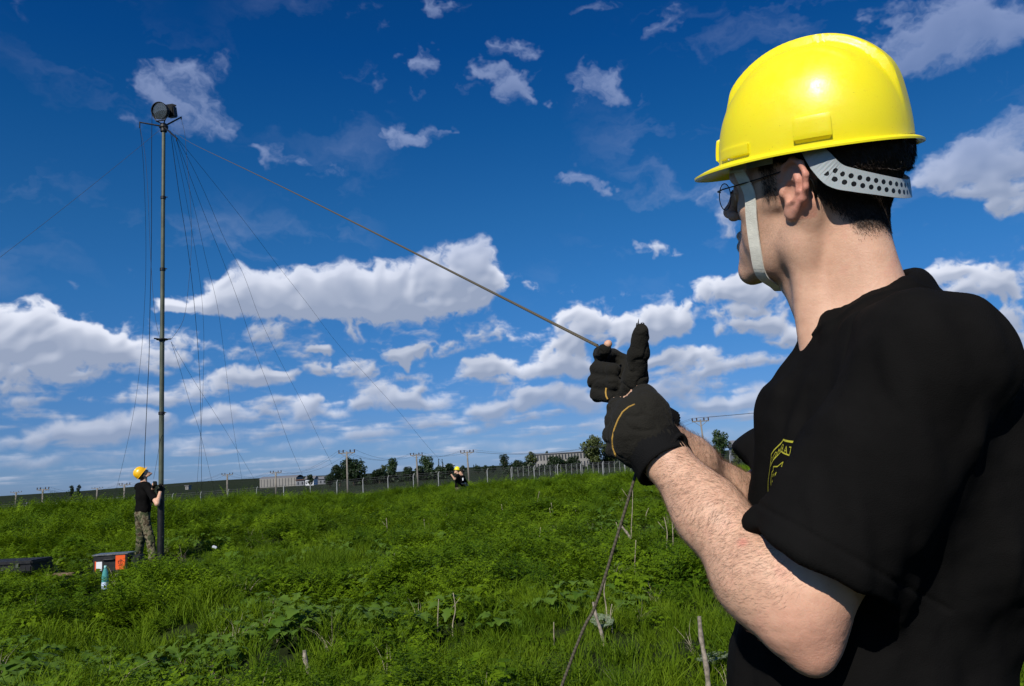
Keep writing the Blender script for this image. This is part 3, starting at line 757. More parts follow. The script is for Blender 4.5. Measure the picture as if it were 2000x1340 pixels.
def helmet_material(name, c):
    m = bpy.data.materials.new(name); m.use_nodes = True; q = NT(m.node_tree); b = q.n['Principled BSDF']
    tc = q.new('ShaderNodeTexCoord').outputs['Object']
    sc_ = q.smooth(q.noise(q.vmath('MULTIPLY', tc, (1, 1, 2.6)), 90, 6, .75), .56, .72, 0, .26)
    col = q.mix(sc_, c4(c), (c[0] * .72, c[1] * .66, c[2] + .02, 1))
    specks = q.smooth(q.noise(tc, 420, 2, .5), .735, .78, 0, .7)
    col = q.mix(specks, col, (.25, .2, .03, 1))
    q.l.new(col, b.inputs['Base Color']); b.inputs['Specular IOR Level'].default_value = .5
    b.inputs['Subsurface Weight'].default_value = .08; b.inputs['Subsurface Scale'].default_value = .004
    q.l.new(q.smooth(q.noise(tc, 40, 5, .7), .35, .7, .29, .46), b.inputs['Roughness'])
    bn = q.new('ShaderNodeBump'); bn.inputs['Strength'].default_value = .12; bn.inputs['Distance'].default_value = .001
    q.l.new(q.math('ADD', q.noise(tc, 300, 4, .6), q.math('MULTIPLY', q.noise(tc, 22, 2), 2)), bn.inputs['Height']); q.l.new(bn.outputs[0], b.inputs['Normal'])
    return m
M_hat = helmet_material('yellow_helmet_shell', (.88, .75, .012))
M_hat2 = helmet_material('amber_helmet_shell', (.85, .46, .008))
M_grey_pl = mat('grey_plastic', (.40, .43, .43), rough=.45, spec=.4, var=.06, bump=.1)
M_cream = mat('cream_strap', (.82, .80, .68), rough=.7, spec=.2, var=.10, vscale=60, bump=.5, bscale=700)
M_wire = mat('dark_wire', (.02, .018, .015), rough=.3, spec=.5, metal=.6, var=.1)
M_steel = mat('bright_steel', (.55, .55, .56), rough=.25, metal=1, var=.1)
M_glass = bpy.data.materials.new('lens_glass'); M_glass.use_nodes = True
_q = NT(M_glass.node_tree); _q.n.clear()
_t = _q.new('ShaderNodeBsdfTransparent'); _t.inputs[0].default_value = (.93, .95, .96, 1); _g = _q.new('ShaderNodeBsdfGlossy'); _g.inputs['Roughness'].default_value = .02
_f = _q.new('ShaderNodeFresnel'); _f.inputs[0].default_value = 1.5; _m = _q.new('ShaderNodeMixShader')
_m.inputs[0].default_value = .07; _q.l.new(_t.outputs[0], _m.inputs[1]); _q.l.new(_g.outputs[0], _m.inputs[2])
_o = _q.new('ShaderNodeOutputMaterial'); _q.l.new(_m.outputs[0], _o.inputs[0])

def rot3(y, p, r):
    cy, sy = math.cos(y), math.sin(y); cp, sp = math.cos(p), math.sin(p); cr, sr = math.cos(r), math.sin(r)
    return np.array([[cy, -sy, 0], [sy, cy, 0], [0, 0, 1]]) @ np.array([[cp, 0, sp], [0, 1, 0], [-sp, 0, cp]]) @ np.array([[1, 0, 0], [0, cr, -sr], [0, sr, cr]])
def head_ops(G, H, R, sc=1.0, ears=True, detail=True):
    """head in its own frame (x to the nose, y to the left ear, z up, origin between the ears)"""
    def E(c, r, k=.01, mode='u', Q_=None): G.ell(H(c), np.array(r) * sc, R if Q_ is None else R @ Q_, k * sc, mode)
    def Ch(p, r, k=.01, mode='u', flat=None):
        G.chain([H(q_) for q_ in p], (np.array(r) * sc).tolist() if hasattr(r, '__len__') else r * sc, k * sc, mode, None if flat is None else (R @ np.array(flat[0], float), flat[1]))
    E((-.006, 0, .045), (.097, .074, .086), .01)
    E((-.048, 0, .028), (.052, .062, .062), .03)
    E((.040, 0, -.02), (.048, .056, .075), .03)
    E((.052, 0, .035), (.040, .056, .045), .03)
    for s_ in (-1, 1):
        Ch([(-.004, s_ * .052, -.035), (.004, s_ * .050, -.062), (.040, s_ * .040, -.088), (.080, s_ * .014, -.106)], [.018, .016, .014, .014], .022)
        E((.050, s_ * .048, -.018), (.028, .017, .018), .02)
        E((.045, s_ * .040, -.055), (.032, .020, .030), .02)
        E((.020, s_ * .062, .012), (.03, .010, .026), .02)
    E((.074, 0, -.060), (.020, .028, .038), .02)
    E((.060, 0, -.080), (.034, .034, .026), .02)
    E((.086, 0, -.103), (.014, .018, .014), .014)
    Ch([(.066, -.042, .022), (.086, -.018, .025), (.086, .018, .025), (.066, .042, .022)], .011, .014)
    for s_ in (-1, 1): E((.096, s_ * .031, .002), (.018, .017, .012), .012, 's')
    Ch([(.086, 0, .020), (.100, 0, .000), (.112, 0, -.018)], [.008, .0075, .0085], .012)
    E((.113, 0, -.022), (.0095, .0095, .008), .006)
    for s_ in (-1, 1): E((.103, s_ * .0115, -.027), (.009, .006, .007), .005)
    if detail:
        for s_ in (-1, 1): E((.106, s_ * .006, -.034), (.005, .0028, .003), .002, 's')
        for s_ in (-1, 1):
            E((.078, s_ * .031, .003), (.0128, .0135, .0120), .003)
            Ch([(.083, s_ * .017, .004), (.0905, s_ * .029, .010), (.084, s_ * .043, .004)], .0026, .003)
            Ch([(.083, s_ * .017, .001), (.0890, s_ * .030, -.005), (.083, s_ * .043, .001)], .0020, .003)
        Ch([(.084, -.021, -.061), (.0955, -.008, -.0545), (.0985, 0, -.0560), (.0955, .008, -.0545), (.084, .021, -.061)], [.003, .0052, .0052, .0052, .003], .005)
        Ch([(.084, -.019, -.065), (.0950, -.007, -.0690), (.0960, 0, -.0695), (.0950, .007, -.0690), (.084, .019, -.065)], [.003, .0062, .0064, .0062, .003], .005)
        Ch([(.084, -.024, -.0625), (.101, 0, -.0622), (.084, .024, -.0625)], [.0012, .0016, .0012], .003, 's')
        Ch([(.103, 0, -.036), (.103, 0, -.050)], [.002, .003], .004, 's')
    else:
        Ch([(.084, -.018, -.062), (.096, 0, -.062), (.084, .018, -.062)], .006, .006)
    if ears:
        for s_ in (-1, 1):
            Eo = lambda x, o, z: (x, s_ * o, z)
            # plate, rim, inner fold, lobe, then the hollow
            RE = rot3(-s_ * rad(20), rad(-9), 0); oe = np.array([.002, s_ * .0725, 0])
            X_e = lambda u, w, v: oe + RE @ np.array([u, s_ * w, v])
            if detail:
                E(X_e(-.011, .003, .007), (.0200, .0055, .030), .005, Q_=RE)
                Ch([X_e(.006, .003, .000), X_e(.0085, .0055, .014), X_e(.004, .0075, .028), X_e(-.008, .0085, .0375), X_e(-.021, .0088, .0335), X_e(-.0295, .0085, .021), X_e(-.0310, .0080, .006), X_e(-.0275, .0070, -.008), X_e(-.019, .0055, -.020)],
                   [.0026, .0028, .0030, .0033, .0035, .0035, .0034, .0032, .0034], .004)
                E(X_e(-.0090, .0040, -.025), (.0095, .0042, .0090), .006, Q_=RE)
                Ch([X_e(-.010, .0070, .025), X_e(-.0195, .0080, .014), X_e(-.0210, .0080, .002), X_e(-.0155, .0075, -.010), X_e(-.0065, .0070, -.015)], [.0026, .0030, .0030, .0030, .0028], .004)
                E(X_e(.0040, .0050, -.004), (.0045, .0045, .0065), .004, Q_=RE)
                E(X_e(-.0085, .0095, .000), (.0085, .0070, .0120), .003, 's', RE)
                Ch([X_e(-.002, .0105, .025), X_e(-.012, .0112, .0300), X_e(-.0235, .0112, .020), X_e(-.0258, .0108, .005)], .0024, .003, 's')
            else:
                E(Eo(-.008, .080, .005), (.016, .008, .030), .004)
# ------------------------------------------------------------------ the man in front
MAN = np.array([.45, 1.02, 0.0])
man = empty('person', MAN)
tag(man, 'man in yellow hard hat and black t-shirt pulling a rope with both gloved hands', 'person')
def adopt(root, o):
    o.parent = root; o.matrix_parent_inverse = Matrix.Translation(-root.location); return o
HO = np.array([.398, .977, 1.777]); HHR = rot3(rad(145.66), rad(-12.1), rad(-16.6)); HHO = HO + HHR @ np.array([-.0034, -.0046, .0457]); HHR = HHR @ rot3(0, rad(6.24), rad(2.73)); HR = rot3(rad(140), rad(-10), rad(-14))
HD = lambda p: HO + HR @ np.array(p, float)
TF = np.array([-.966, .259, 0]); TL = np.array([-.259, -.966, 0]); TR = np.stack([TF, TL, [0, 0, 1]], 1)
L_sh, L_el, L_wr = np.array([.424, .803, 1.526]), at(1550, 1203, .80), at(1297, 893, .945)
R_sh, R_el, R_wr = np.array([.535, 1.150, 1.530]), at(1452, 1018, 1.16), at(1262, 824, 1.035)
NB, NU = np.array([.448, .972, 1.545]), HD((-.028, 0, -.030))
def pl(*a): return [at(*q_) for q_ in a]
RH = dict(index=pl((1230, 712, 1.085), (1197, 695, 1.09), (1172, 692, 1.065), (1181, 684, 1.04)),
          middle=pl((1233, 727, 1.085), (1190, 714, 1.095), (1168, 720, 1.062), (1198, 724, 1.032)),
          ring=pl((1234, 747, 1.085), (1187, 740, 1.095), (1164, 746, 1.06), (1197, 749, 1.028)),
          pinky=pl((1236, 768, 1.08), (1191, 765, 1.085), (1167, 770, 1.055), (1196, 774, 1.030)),
          thumb=pl((1233, 793, 1.032), (1240, 742, 1.012), (1247, 690, 1.0), (1252, 648, .992)))
LH = dict(index=pl((1228, 800, .965), (1205, 797, .99), (1207, 790, 1.025), (1235, 792, 1.035)),
          middle=pl((1222, 823, .955), (1199, 822, .985), (1202, 818, 1.025), (1232, 818, 1.035)),
          ring=pl((1220, 850, .95), (1196, 849, .98), (1200, 846, 1.02), (1230, 846, 1.03)),
          pinky=pl((1226, 877, .95), (1202, 878, .975), (1206, 876, 1.01), (1232, 872, 1.02)),
          thumb=pl((1270, 800, .965), (1258, 775, .985), (1240, 778, 1.01)))
def hand_ops(G, side, off=0.0):
    if side == 'R':
        for n_, r in (('index', .0098), ('middle', .0112), ('ring', .0115), ('pinky', .0105)):
            G.chain(RH[n_], [r * 1.05 + off, r + off, r * .96 + off, r * .9 + off], .0035)
        G.chain(RH['thumb'], [.0205 + off, .0162 + off, .0132 + off, .0105 + off], .006)
        pm_ = pl((1238, 722, 1.070), (1240, 790, 1.062), (1222, 735, 1.072), (1216, 785, 1.062), (1258, 806, 1.045))
        G.cap(pm_[0], pm_[1], .017 + off, .019 + off, .008); G.cap(pm_[2], pm_[3], .016 + off, .016 + off, .010)
        G.cap(pm_[1], pm_[4], .021 + off, .024 + off, .012); G.cap(at(1214, 788, 1.045), at(1240, 800, 1.045), .015 + off, .018 + off, .010)
    else:
        for n_, r in (('index', .0118), ('middle', .0122), ('ring', .0120), ('pinky', .0112)):
            G.chain(LH[n_], [r * 1.05 + off, r + off, r * .96 + off, r * .9 + off], .005)
        G.chain(LH['thumb'], [.0165 + off, .0140 + off, .0115 + off], .010)
        G.ell(at(1254, 842, .965), np.array([.033, .026, .044]) + off, None, .012)
        G.ell(at(1268, 818, .966), np.array([.026, .024, .030]) + off, None, .015)
        G.cap(at(1254, 850, .962), L_wr, .034 + off * 2, .0315 + off * 2, .015)
        G.cap(at(1245, 815, .965), at(1245, 872, .962), .022 + off, .022 + off, .012)

# skin: one continuous body
G = Grid(ax_((.06, .25, .0035), (.25, .545, .002), (.545, .74, .006)), ax_((.70, .85, .004), (.85, 1.12, .002), (1.12, 1.38, .006)),
         ax_((.04, 1.12, .014), (1.12, 1.655, .0035), (1.655, 1.93, .002)))
head_ops(G, HD, HR)
G.cap(NU + HR[:, 0] * .005, NB, .047, .057, .022)
G.cap(HD((.02, 0, -.085)), NB + np.array([-.045, 0, .03]), .034, .036, .03)
for s_ in (-1, 1):
    G.chain([HD((-.020, s_ * .060, -.020)), HD((-.005, s_ * .056, -.075)), NB + TF * .075 + TL * s_ * .018 + np.array([0, 0, .005])], [.013, .014, .011], .022)
    G.cap(HD((-.053, s_ * .020, -.015)), NB - TF * .018 + TL * s_ * .035 + np.array([0, 0, .02]), .022, .030, .030)
G.ell(HD((.020, 0, -.122)), (.016, .012, .018), HR, .025)                         # throat
G.cap(NB + TL * .02, L_sh + (0, 0, .0), .048, .050, .05); G.cap(NB - TL * .02, R_sh, .048, .050, .05)
G.ell((.462, .985, 1.46), (.10, .17, .11), TR, .05); G.ell((.440, .995, 1.36), (.115, .165, .16), TR, .06)
G.ell((.425, 1.0, 1.14), (.125, .155, .20), TR, .06); G.ell((.44, 1.0, .96), (.125, .165, .13), TR, .06)
for s_, (hx, hy) in ((1, (.06, -.10)), (-1, (.05, .12))):
    hp = np.array([.44, 1.0, .93]) + TL * s_ * .09; kn = np.array([.42 - .02 * s_, 1.0, .50]) + TL * s_ * .13; an = np.array([.46, 1.01, .09]) + TL * s_ * .15
    G.chain([hp, kn, an], [.082, .055, .038], .04); G.cap(an + (0, 0, -.03), an + TF * .15 + (0, 0, -.05), .036, .030, .02)
G.chain([L_sh, L_el + (L_sh - L_el) * .12, ], [.052, .047], .03)
G.chain([L_el, L_el + (L_wr - L_el) * .22, L_el + (L_wr - L_el) * .6, L_wr], [.041, .0440, .0345, .0268], .03)
G.ell(L_el + np.array([.014, -.002, -.016]), (.030, .030, .034), None, .022); G.ell(L_el + np.array([.012, -.010, -.038]), (.014, .016, .016), None, .022)      # point of the elbow
G.chain([R_sh, R_el + (R_sh - R_el) * .12], [.052, .045], .03)
G.chain([R_el, R_el + (R_wr - R_el) * .25, R_el + (R_wr - R_el) * .6, R_wr], [.040, .042, .033, .027], .03)
hand_ops(G, 'R', -.0026); hand_ops(G, 'L', -.0026)
G.cap(R_wr, at(1258, 806, 1.045), .024, .020, .01); G.cap(L_wr, at(1262, 850, .962), .023, .022, .01)
V, Q = G.mesh(); V = smooth_mesh(V, Q, 3, .5); del G
loc = (V - HO) @ HR
N = vnormals(V, Q)
# veins, tendons and softness of real skin: tiny relief
fa = np.clip(1 - np.abs((V[:, 2] - 1.40) / .2), 0, 1)
V = V + N * (noise3(V, .035, 3) * .0013 + noise3(V, .012, 8) * .0005 - .0009 * np.exp(-(noise3(V * np.array([1, 1, 2.2]), .018, 21) / .09) ** 2) * sstep(.075, .03, np.linalg.norm(V - L_el, axis=1)))[:, None] * (.4 + .6 * fa)[:, None]
lx, ly, lz = loc.T
inh = (V[:, 2] > 1.60)
side = sstep(.0, .03, lx) * sstep(.040, .032, lx) * sstep(-.014, -.002, lz)         # sideburn
behind = sstep(-.022, -.034, lx) * sstep(-.004, .030, lz + .020 + np.clip(-lx - .03, 0, .044) * 1.05)
above = sstep(.022, .032, lz) * sstep(.044, .034, lx) * (1 - sstep(.022, .030, lz) * sstep(.066, .072, np.abs(ly)) * sstep(-.03, -.02, lx) * sstep(.024, .016, lx) * sstep(.045, .036, lz))
scalp = np.clip(np.maximum(np.maximum(side * .5, behind), above), 0, 1) * inh
ear = ((np.abs(ly) > .0695) & (lx < .016) & (lx > -.035) & (lz < .042) & (lz > -.036)) * inh
scalp = scalp * (1 - ear)
stub = np.clip(sstep(-.025, -.05, lz) * sstep(-.02, .02, lx) * sstep(-.20, -.15, lz) + side * 0, 0, 1) * inh * .30 + .08 * sstep(-.14, -.11, lz) * inh * sstep(-.05, 0, lx)
red = ear * (.38 + .30 * sstep(.078, .092, np.abs(ly)))
elp = np.linalg.norm(V - (L_el + np.array([.012, -.01, -.012])), axis=1)
red = np.maximum(red, .35 * sstep(.08, .02, elp))
def proj_(V_):
    d = V_ - CAM_C; z = d @ CAM_F; return 1000 + FPX * (d @ CAM_R) / z, 670 - FPX * (d @ CAM_U) / z, z
red = np.maximum(red, sstep(.0095, .004, np.linalg.norm(V - (L_el + (L_wr - L_el) * .36 + np.array([-.008, -.041, .012])), axis=1)) * .9)
nose_red = sstep(.10, .112, lx) * inh * .35
red = np.maximum(red, nose_red)
body = mesh_obj('body', V, Q, M_skin); adopt(man, body)
fattr(body, 'scalp', scalp); fattr(body, 'stubble', stub); fattr(body, 'red', red)
BV, BQ, BN = V, Q, N

# hair: short crop, fading on the neck
Gh = Grid(ax_((.24, .56, .0025)), ax_((.84, 1.12, .0025)), ax_((1.66, 1.96, .0025)))
Gh.ell(HD((-.012, 0, .052)), (.100, .0795, .086), HR, .01); Gh.ell(HD((-.050, 0, .034)), (.063, .069, .056), HR, .03)
nf = HR @ np.array([.15, 0, -1.0]); Gh.half(HD((-.03, 0, .026)), nf, lo=(.2, .8, 1.6), hi=(.6, 1.2, 2)); Gh.half(HHO - HHR[:, 2] * .001, HHR[:, 2], lo=(.2, .8, 1.6), hi=(.6, 1.2, 2)); Gh.half(HD((.066, 0, .04)), HR @ np.array([1, 0, 0.]), lo=(.2, .8, 1.6), hi=(.6, 1.2, 2))
hv, hq = Gh.mesh(); hv = smooth_mesh(hv, hq, 4); hn = vnormals(hv, hq); hv = hv + hn * (noise3(hv, .01, 5) * .0012)[:, None]
hair = adopt(man, mesh_obj('hair', hv, hq, M_hair))
down = -HR[:, 2] * .9 - HR[:, 0] * .5
strands('hair', hv, hq, np.ones(len(hv)), 20000, .009, down, .5, .00028, M_hair, None, seed=4).parent = hair
wsc = scalp * (.15 + .85 * sstep(0, .8, scalp))
def hl(P_):
    l = (P_ - HO) @ HR; return .0022 + .0055 * sstep(-.07, .0, l[:, 2]) + .002 * sstep(.01, -.05, l[:, 0])
strands('hair', BV, BQ, wsc * (lz < .05), 40000, hl, down, .55, .00022, M_hair_side, None, seed=5).parent = hair
strands('stubble', BV, BQ, stub * (stub > .05), 9000, .0016, down, .9, .00010, M_hair, None, seed=6).parent = body
# forearm hair
def arm_w(a, b, r0):
    ab = b - a; t = ((BV - a) @ ab) / (ab @ ab); d = np.linalg.norm(BV - a - np.clip(t, 0, 1)[:, None] * ab, axis=1)
    return (t > -.02) * (t < 1.0) * (d < r0) * sstep(1.02, .85, t) * sstep(-.1, .25, t)
wl = arm_w(L_el, L_wr, .062) * (.35 + .65 * sstep(-.9, .2, BN @ CAM_U + .5 * (BN @ CAM_R)))
axl = (L_wr - L_el) / np.linalg.norm(L_wr - L_el)
def fl_(P_):
    w_ = noise3(P_, .03, 2)[:, None]
    return -CAM_R * .75 - CAM_U * .35 + axl * (.15 + .6 * w_) + CAM_U * .25 * noise3(P_, .02, 7)[:, None]
strands('arm_hair', BV, BQ, wl, 12000, .0105, fl_, .26, .00007, M_armhair, None, bend=.8, jitter=.28, seed=7).parent = body
wr_ = arm_w(R_el, R_wr, .062) * sstep(-.6, .3, BN @ CAM_U)
axr = (R_wr - R_el) / np.linalg.norm(R_wr - R_el)
strands('arm_hair', BV, BQ, wr_, 7000, .012, lambda P_: axr * .8 + CAM_R * .3, .6, .00007, M_armhair, None, jitter=.4, seed=8).parent = body

# t-shirt
G = Grid(ax_((.18, .66, .0035)), ax_((.68, 1.32, .0035)), ax_((.80, 1.70, .0035)))
ls_end = L_sh + (L_el - L_sh) * .84 - CAM_R * .002; rs_end = R_sh + (R_el - R_sh) * .84 - CAM_R * .010
la = (L_el - L_sh) / np.linalg.norm(L_el - L_sh); ra_ = (R_el - R_sh) / np.linalg.norm(R_el - R_sh)
l_cut = L_sh + la * (np.linalg.norm(L_el - L_sh) * .80) - CAM_R * .002; r_cut = R_sh + (R_el - R_sh) * .74 - CAM_R * .008
# open hems: cut the sleeve off, then hollow its mouth
def cyl_cut(c, a, rmax, inner):
    c = np.array(c); 
    def fn(X, Y, Z):
        x, y, z = X - c[0], Y - c[1], Z - c[2]; t = x * a[0] + y * a[1] + z * a[2]
        r = np.sqrt(np.maximum(x * x + y * y + z * z - t * t, 0)); return np.maximum(-t, r - rmax)
    G.op(fn, c - .16, c + .16, .006, 's')
    G.cap(c - a * .03, c + a * .10, inner * .92, inner * 1.05, .004, 's')
l_n = la + CAM_R * .0 + TF * .0; l_n /= np.linalg.norm(l_n)
G.chain([L_sh, (L_sh + ls_end) / 2 + (0, 0, -.006), ls_end], [.068, .068, .080], .04)
G.chain([R_sh, rs_end], [.070, .083], .04)
cyl_cut(l_cut, l_n, .14, .068); cyl_cut(r_cut, ra_, .12, .064)
G.cap(NB + np.array([.034, .01, .052]), NB + TL * .10 + np.array([.010, 0, -.012]), .046, .056, .03)
G.cap(NB + np.array([-.01, 0, .045]), NB - TL * .12 + np.array([0, 0, -.010]), .052, .060, .03)
hc = np.array([.430, .970, 1.640]); ha = np.array([-.56, -.12, .84]); ha /= np.linalg.norm(ha); hu = np.cross(ha, [0, 1., 0]); hu /= np.linalg.norm(hu); hv_ = np.cross(ha, hu)
G.chain([hc - ha * .034 + (hu * math.cos(a) + hv_ * math.sin(a)) * .063 for a in np.linspace(0, 2 * PI, 25)], .0065, .020)
G.cap(NB + TF * .055 + (0, 0, .0), NB + TF * .095 + (0, 0, -.05), .040, .050, .04)
G.cap(NB + np.array([.056, .0, .044]), L_sh + np.array([.020, .02, .004]), .038, .050, .04); G.cap(NB + TL * .04 + (0, 0, .012), L_sh, .062, .062, .04); G.cap(NB - TL * .08, R_sh, .066, .070, .03)
G.ell((.468, .985, 1.47), (.128, .185, .12), TR, .05); G.ell((.500, .930, 1.40), (.095, .130, .17), TR, .06); G.ell((.436, .995, 1.36), (.150, .182, .17), TR, .06)
G.ell((.395, 1.0, 1.15), (.160, .178, .21), TR, .06); G.ell((.425, 1.0, .97), (.155, .185, .17), TR, .06)
# neck opening
G.cap(hc - ha * .015, hc + ha * .20, .0600, .082, .006, 's')
# turned-up rib round the neck, and a stitched hem on the sleeves
X, Y, Z = G.ax[0][:, None, None], G.ax[1][None, :, None], G.ax[2][None, None, :]
V, Q = G.mesh(); V = smooth_mesh(V, Q, 5, .5); N = vnormals(V, Q); del G
def axis_r(P_, c, a): 
    d = P_ - c; t = d @ a; return np.sqrt(np.maximum((d * d).sum(1) - t * t, 0)), t
rn, tn = axis_r(V, hc, ha)
rib = (rn < .089) * (rn > .058) * (V[:, 2] > 1.53)
disp = .0022 * sstep(.090, .0865, rn) * (V[:, 2] > 1.54)
t1 = (V - l_cut) @ l_n; r1_ = axis_r(V, l_cut, l_n)[0]
disp = disp + np.where(r1_ < .13, -.0026 * np.exp(-((t1 + .024) / .0022) ** 2) + .0006 * (t1 > -.024), 0)
# seam where the sleeve joins, and folds running out of the armpit and across the chest
ts = (V - (L_sh + TL * -.012)) @ (TL * .92 + np.array([0, 0, .38])); 
near_l = sstep(.16, .10, np.linalg.norm(V - L_sh, axis=1))
disp = disp - near_l * .0030 * np.exp(-((ts - .0) / .0028) ** 2)
arm_pit = L_sh + np.array([-.05, .03, -.10])
dd = V - arm_pit; rr2 = np.linalg.norm(dd, axis=1); phi = np.arctan2(dd @ np.array([0, 0, 1.]), dd @ TF)
fold = np.sin(phi * 11 + 4 * noise3(V, .12, 2)) * sstep(.30, .05, rr2) * sstep(.0, .05, rr2)
disp = disp + noise3(np.stack([(V @ la) * .30, V @ np.cross(la, TF), V @ TF], 1), .040, 6) * .0062 + np.clip(noise3(np.stack([(V @ (la + TL * .5)) * .22, V @ np.cross(la, TF), V @ TF], 1), .030, 33), 0, 1) ** 1.5 * .011 * sstep(.34, .10, np.linalg.norm(V - arm_pit, axis=1)) + noise3(V, .022, 9) * .0012
sag = sstep(1.50, 1.30, V[:, 2]) * np.sin((V @ TL) * 46 + V[:, 2] * 14 + 3 * noise3(V, .15, 12)) * .0038
V = V + N * (disp + sag)[:, None]
shirt = adopt(man, mesh_obj('t_shirt', V, Q, M_shirt)); SV, SQ = V, Q

# printed badge on the chest: arch with COMBAT, a shield holding stars
bvh = BVHTree.FromPolygons([tuple(v) for v in V], [tuple(map(int, f)) for f in Q])
bc = at(1558, 905, .95)
def chest(u, v):
    """badge plane (u to the wearer's left, v up, metres) laid on the shirt"""
    q0 = np.array([.36, .92, 1.425]) + TL * u * 1.0 + np.array([0, 0, 1.0]) * v
    if u > BU: q0 = q0 + np.array([0, 0, 1.0]) * (u - BU) * .42
    h = (None,)
    for st_ in (.10, .085, .07, .055, .04, .03, .02, .01):
        h = bvh.ray_cast(Vector(q0 + TF * st_), Vector(-TF), .12)
        if h[0] is not None and np.array(h[1]) @ TF > .15: break
        h = (None,)
    if h[0] is None: return None, None
    return np.array(h[0]), np.array(h[1])
BU, BVv, BS = .016, .016, .54
def stroke(mb, pts, w=.0011):
    """flat printed line"""
    den = []
    for a, b in zip(pts[:-1], pts[1:]):
        n_ = max(1, int(math.dist(a, b) / .003)); den += [(a[0] + (b[0] - a[0]) * i / n_, a[1] + (b[1] - a[1]) * i / n_) for i in range(n_)]
    den.append(pts[-1]); vs = []
    for i, p in enumerate(den):
        a = den[max(i - 1, 0)]; b = den[min(i + 1, len(den) - 1)]; d = (b[0] - a[0], b[1] - a[1]); L = math.hypot(*d) or 1; nx_, ny_ = -d[1] / L * w, d[0] / L * w
        for s2 in (-1, 1):
            P_, N_ = chest(BU + (p[0] + s2 * nx_) * BS, BVv + (p[1] + s2 * ny_) * BS)
            if P_ is None: return
            vs.append(P_ + N_ * .0007)
    mb.add(vs, [(2 * i, 2 * i + 1, 2 * i + 3, 2 * i + 2) for i in range(len(den) - 1)])
def poly(mb, pts):
    vs = []
    for p in pts:
        P_, N_ = chest(BU + p[0] * BS, BVv + p[1] * BS)
        if P_ is None: return
        vs.append(P_ + N_ * .0007)
    c = np.mean(vs, 0); mb.add([c] + vs, [(0, i + 1, (i + 1) % len(vs) + 1) for i in range(len(vs))])
def star(mb, cx, cy, r):
    poly(mb, [(cx + (r if i % 2 == 0 else r * .42) * math.sin(i * PI / 5), cy + (r if i % 2 == 0 else r * .42) * math.cos(i * PI / 5)) for i in range(10)])
mb = MB()
arch = lambda r, a: (r * math.sin(a), r * math.cos(a) * .62)
stroke(mb, [(-.052, .004), (0, .034), (.052, .004)], .0018); stroke(mb, [(-.048, -.022), (0, .010), (.048, -.022)], .0012)
stroke(mb, [(-.052, .004), (-.048, -.022)]); stroke(mb, [(.052, .004), (.048, -.022)])
GL = {'C': [[(.8, .85), (.3, 1), (0, .6), (0, .4), (.3, 0), (.8, .15)]], 'O': [[(.5, 1), (0, .7), (0, .3), (.5, 0), (1, .3), (1, .7), (.5, 1)]],
      'M': [[(0, 0), (0, 1), (.5, .4), (1, 1), (1, 0)]], 'B': [[(0, 0), (0, 1), (.7, .95), (.75, .6), (0, .52), (.8, .45), (.85, .1), (0, 0)]],
      'A': [[(0, 0), (.5, 1), (1, 0)], [(.2, .38), (.8, .38)]], 'T': [[(0, 1), (1, 1)], [(.5, 1), (.5, 0)]]}
for i, ch in enumerate('COMBAT'):
    x0 = -.0475 + i * .0162; y0 = .0135 - abs(x0 + .0055) * .62
    for st in GL[ch]: stroke(mb, [(x0 + px_ * .0112, y0 + .0155 * py_ - .0045 - (px_ - .5) * .0112 * .62 * (1 if x0 > -.005 else -1)) for px_, py_ in st], .0009)
stroke(mb, [(-.052, -.010), (-.055, -.05), (-.050, -.095)], .0010); stroke(mb, [(.052, -.010), (.055, -.05), (.050, -.095)], .0010)
stroke(mb, [(-.022, -.022), (-.020, -.030), (-.030, -.034), (-.034, -.048), (-.030, -.062), (-.012, -.070), (.012, -.070), (.030, -.062), (.034, -.048), (.030, -.034), (.020, -.030), (.022, -.022), (-.022, -.022)], .0013)
for cx_, cy_ in ((-.016, -.040), (.002, -.038), (.018, -.040), (-.018, -.054), (-.002, -.055), (.014, -.054)): star(mb, cx_, cy_, .0058)
stroke(mb, [(-.016, -.072), (0, -.098), (.016, -.072)], .0012); stroke(mb, [(-.010, -.080), (.004, -.080)], .0012)
if mb.v: mb.build('badge_print', M_logo, shirt)

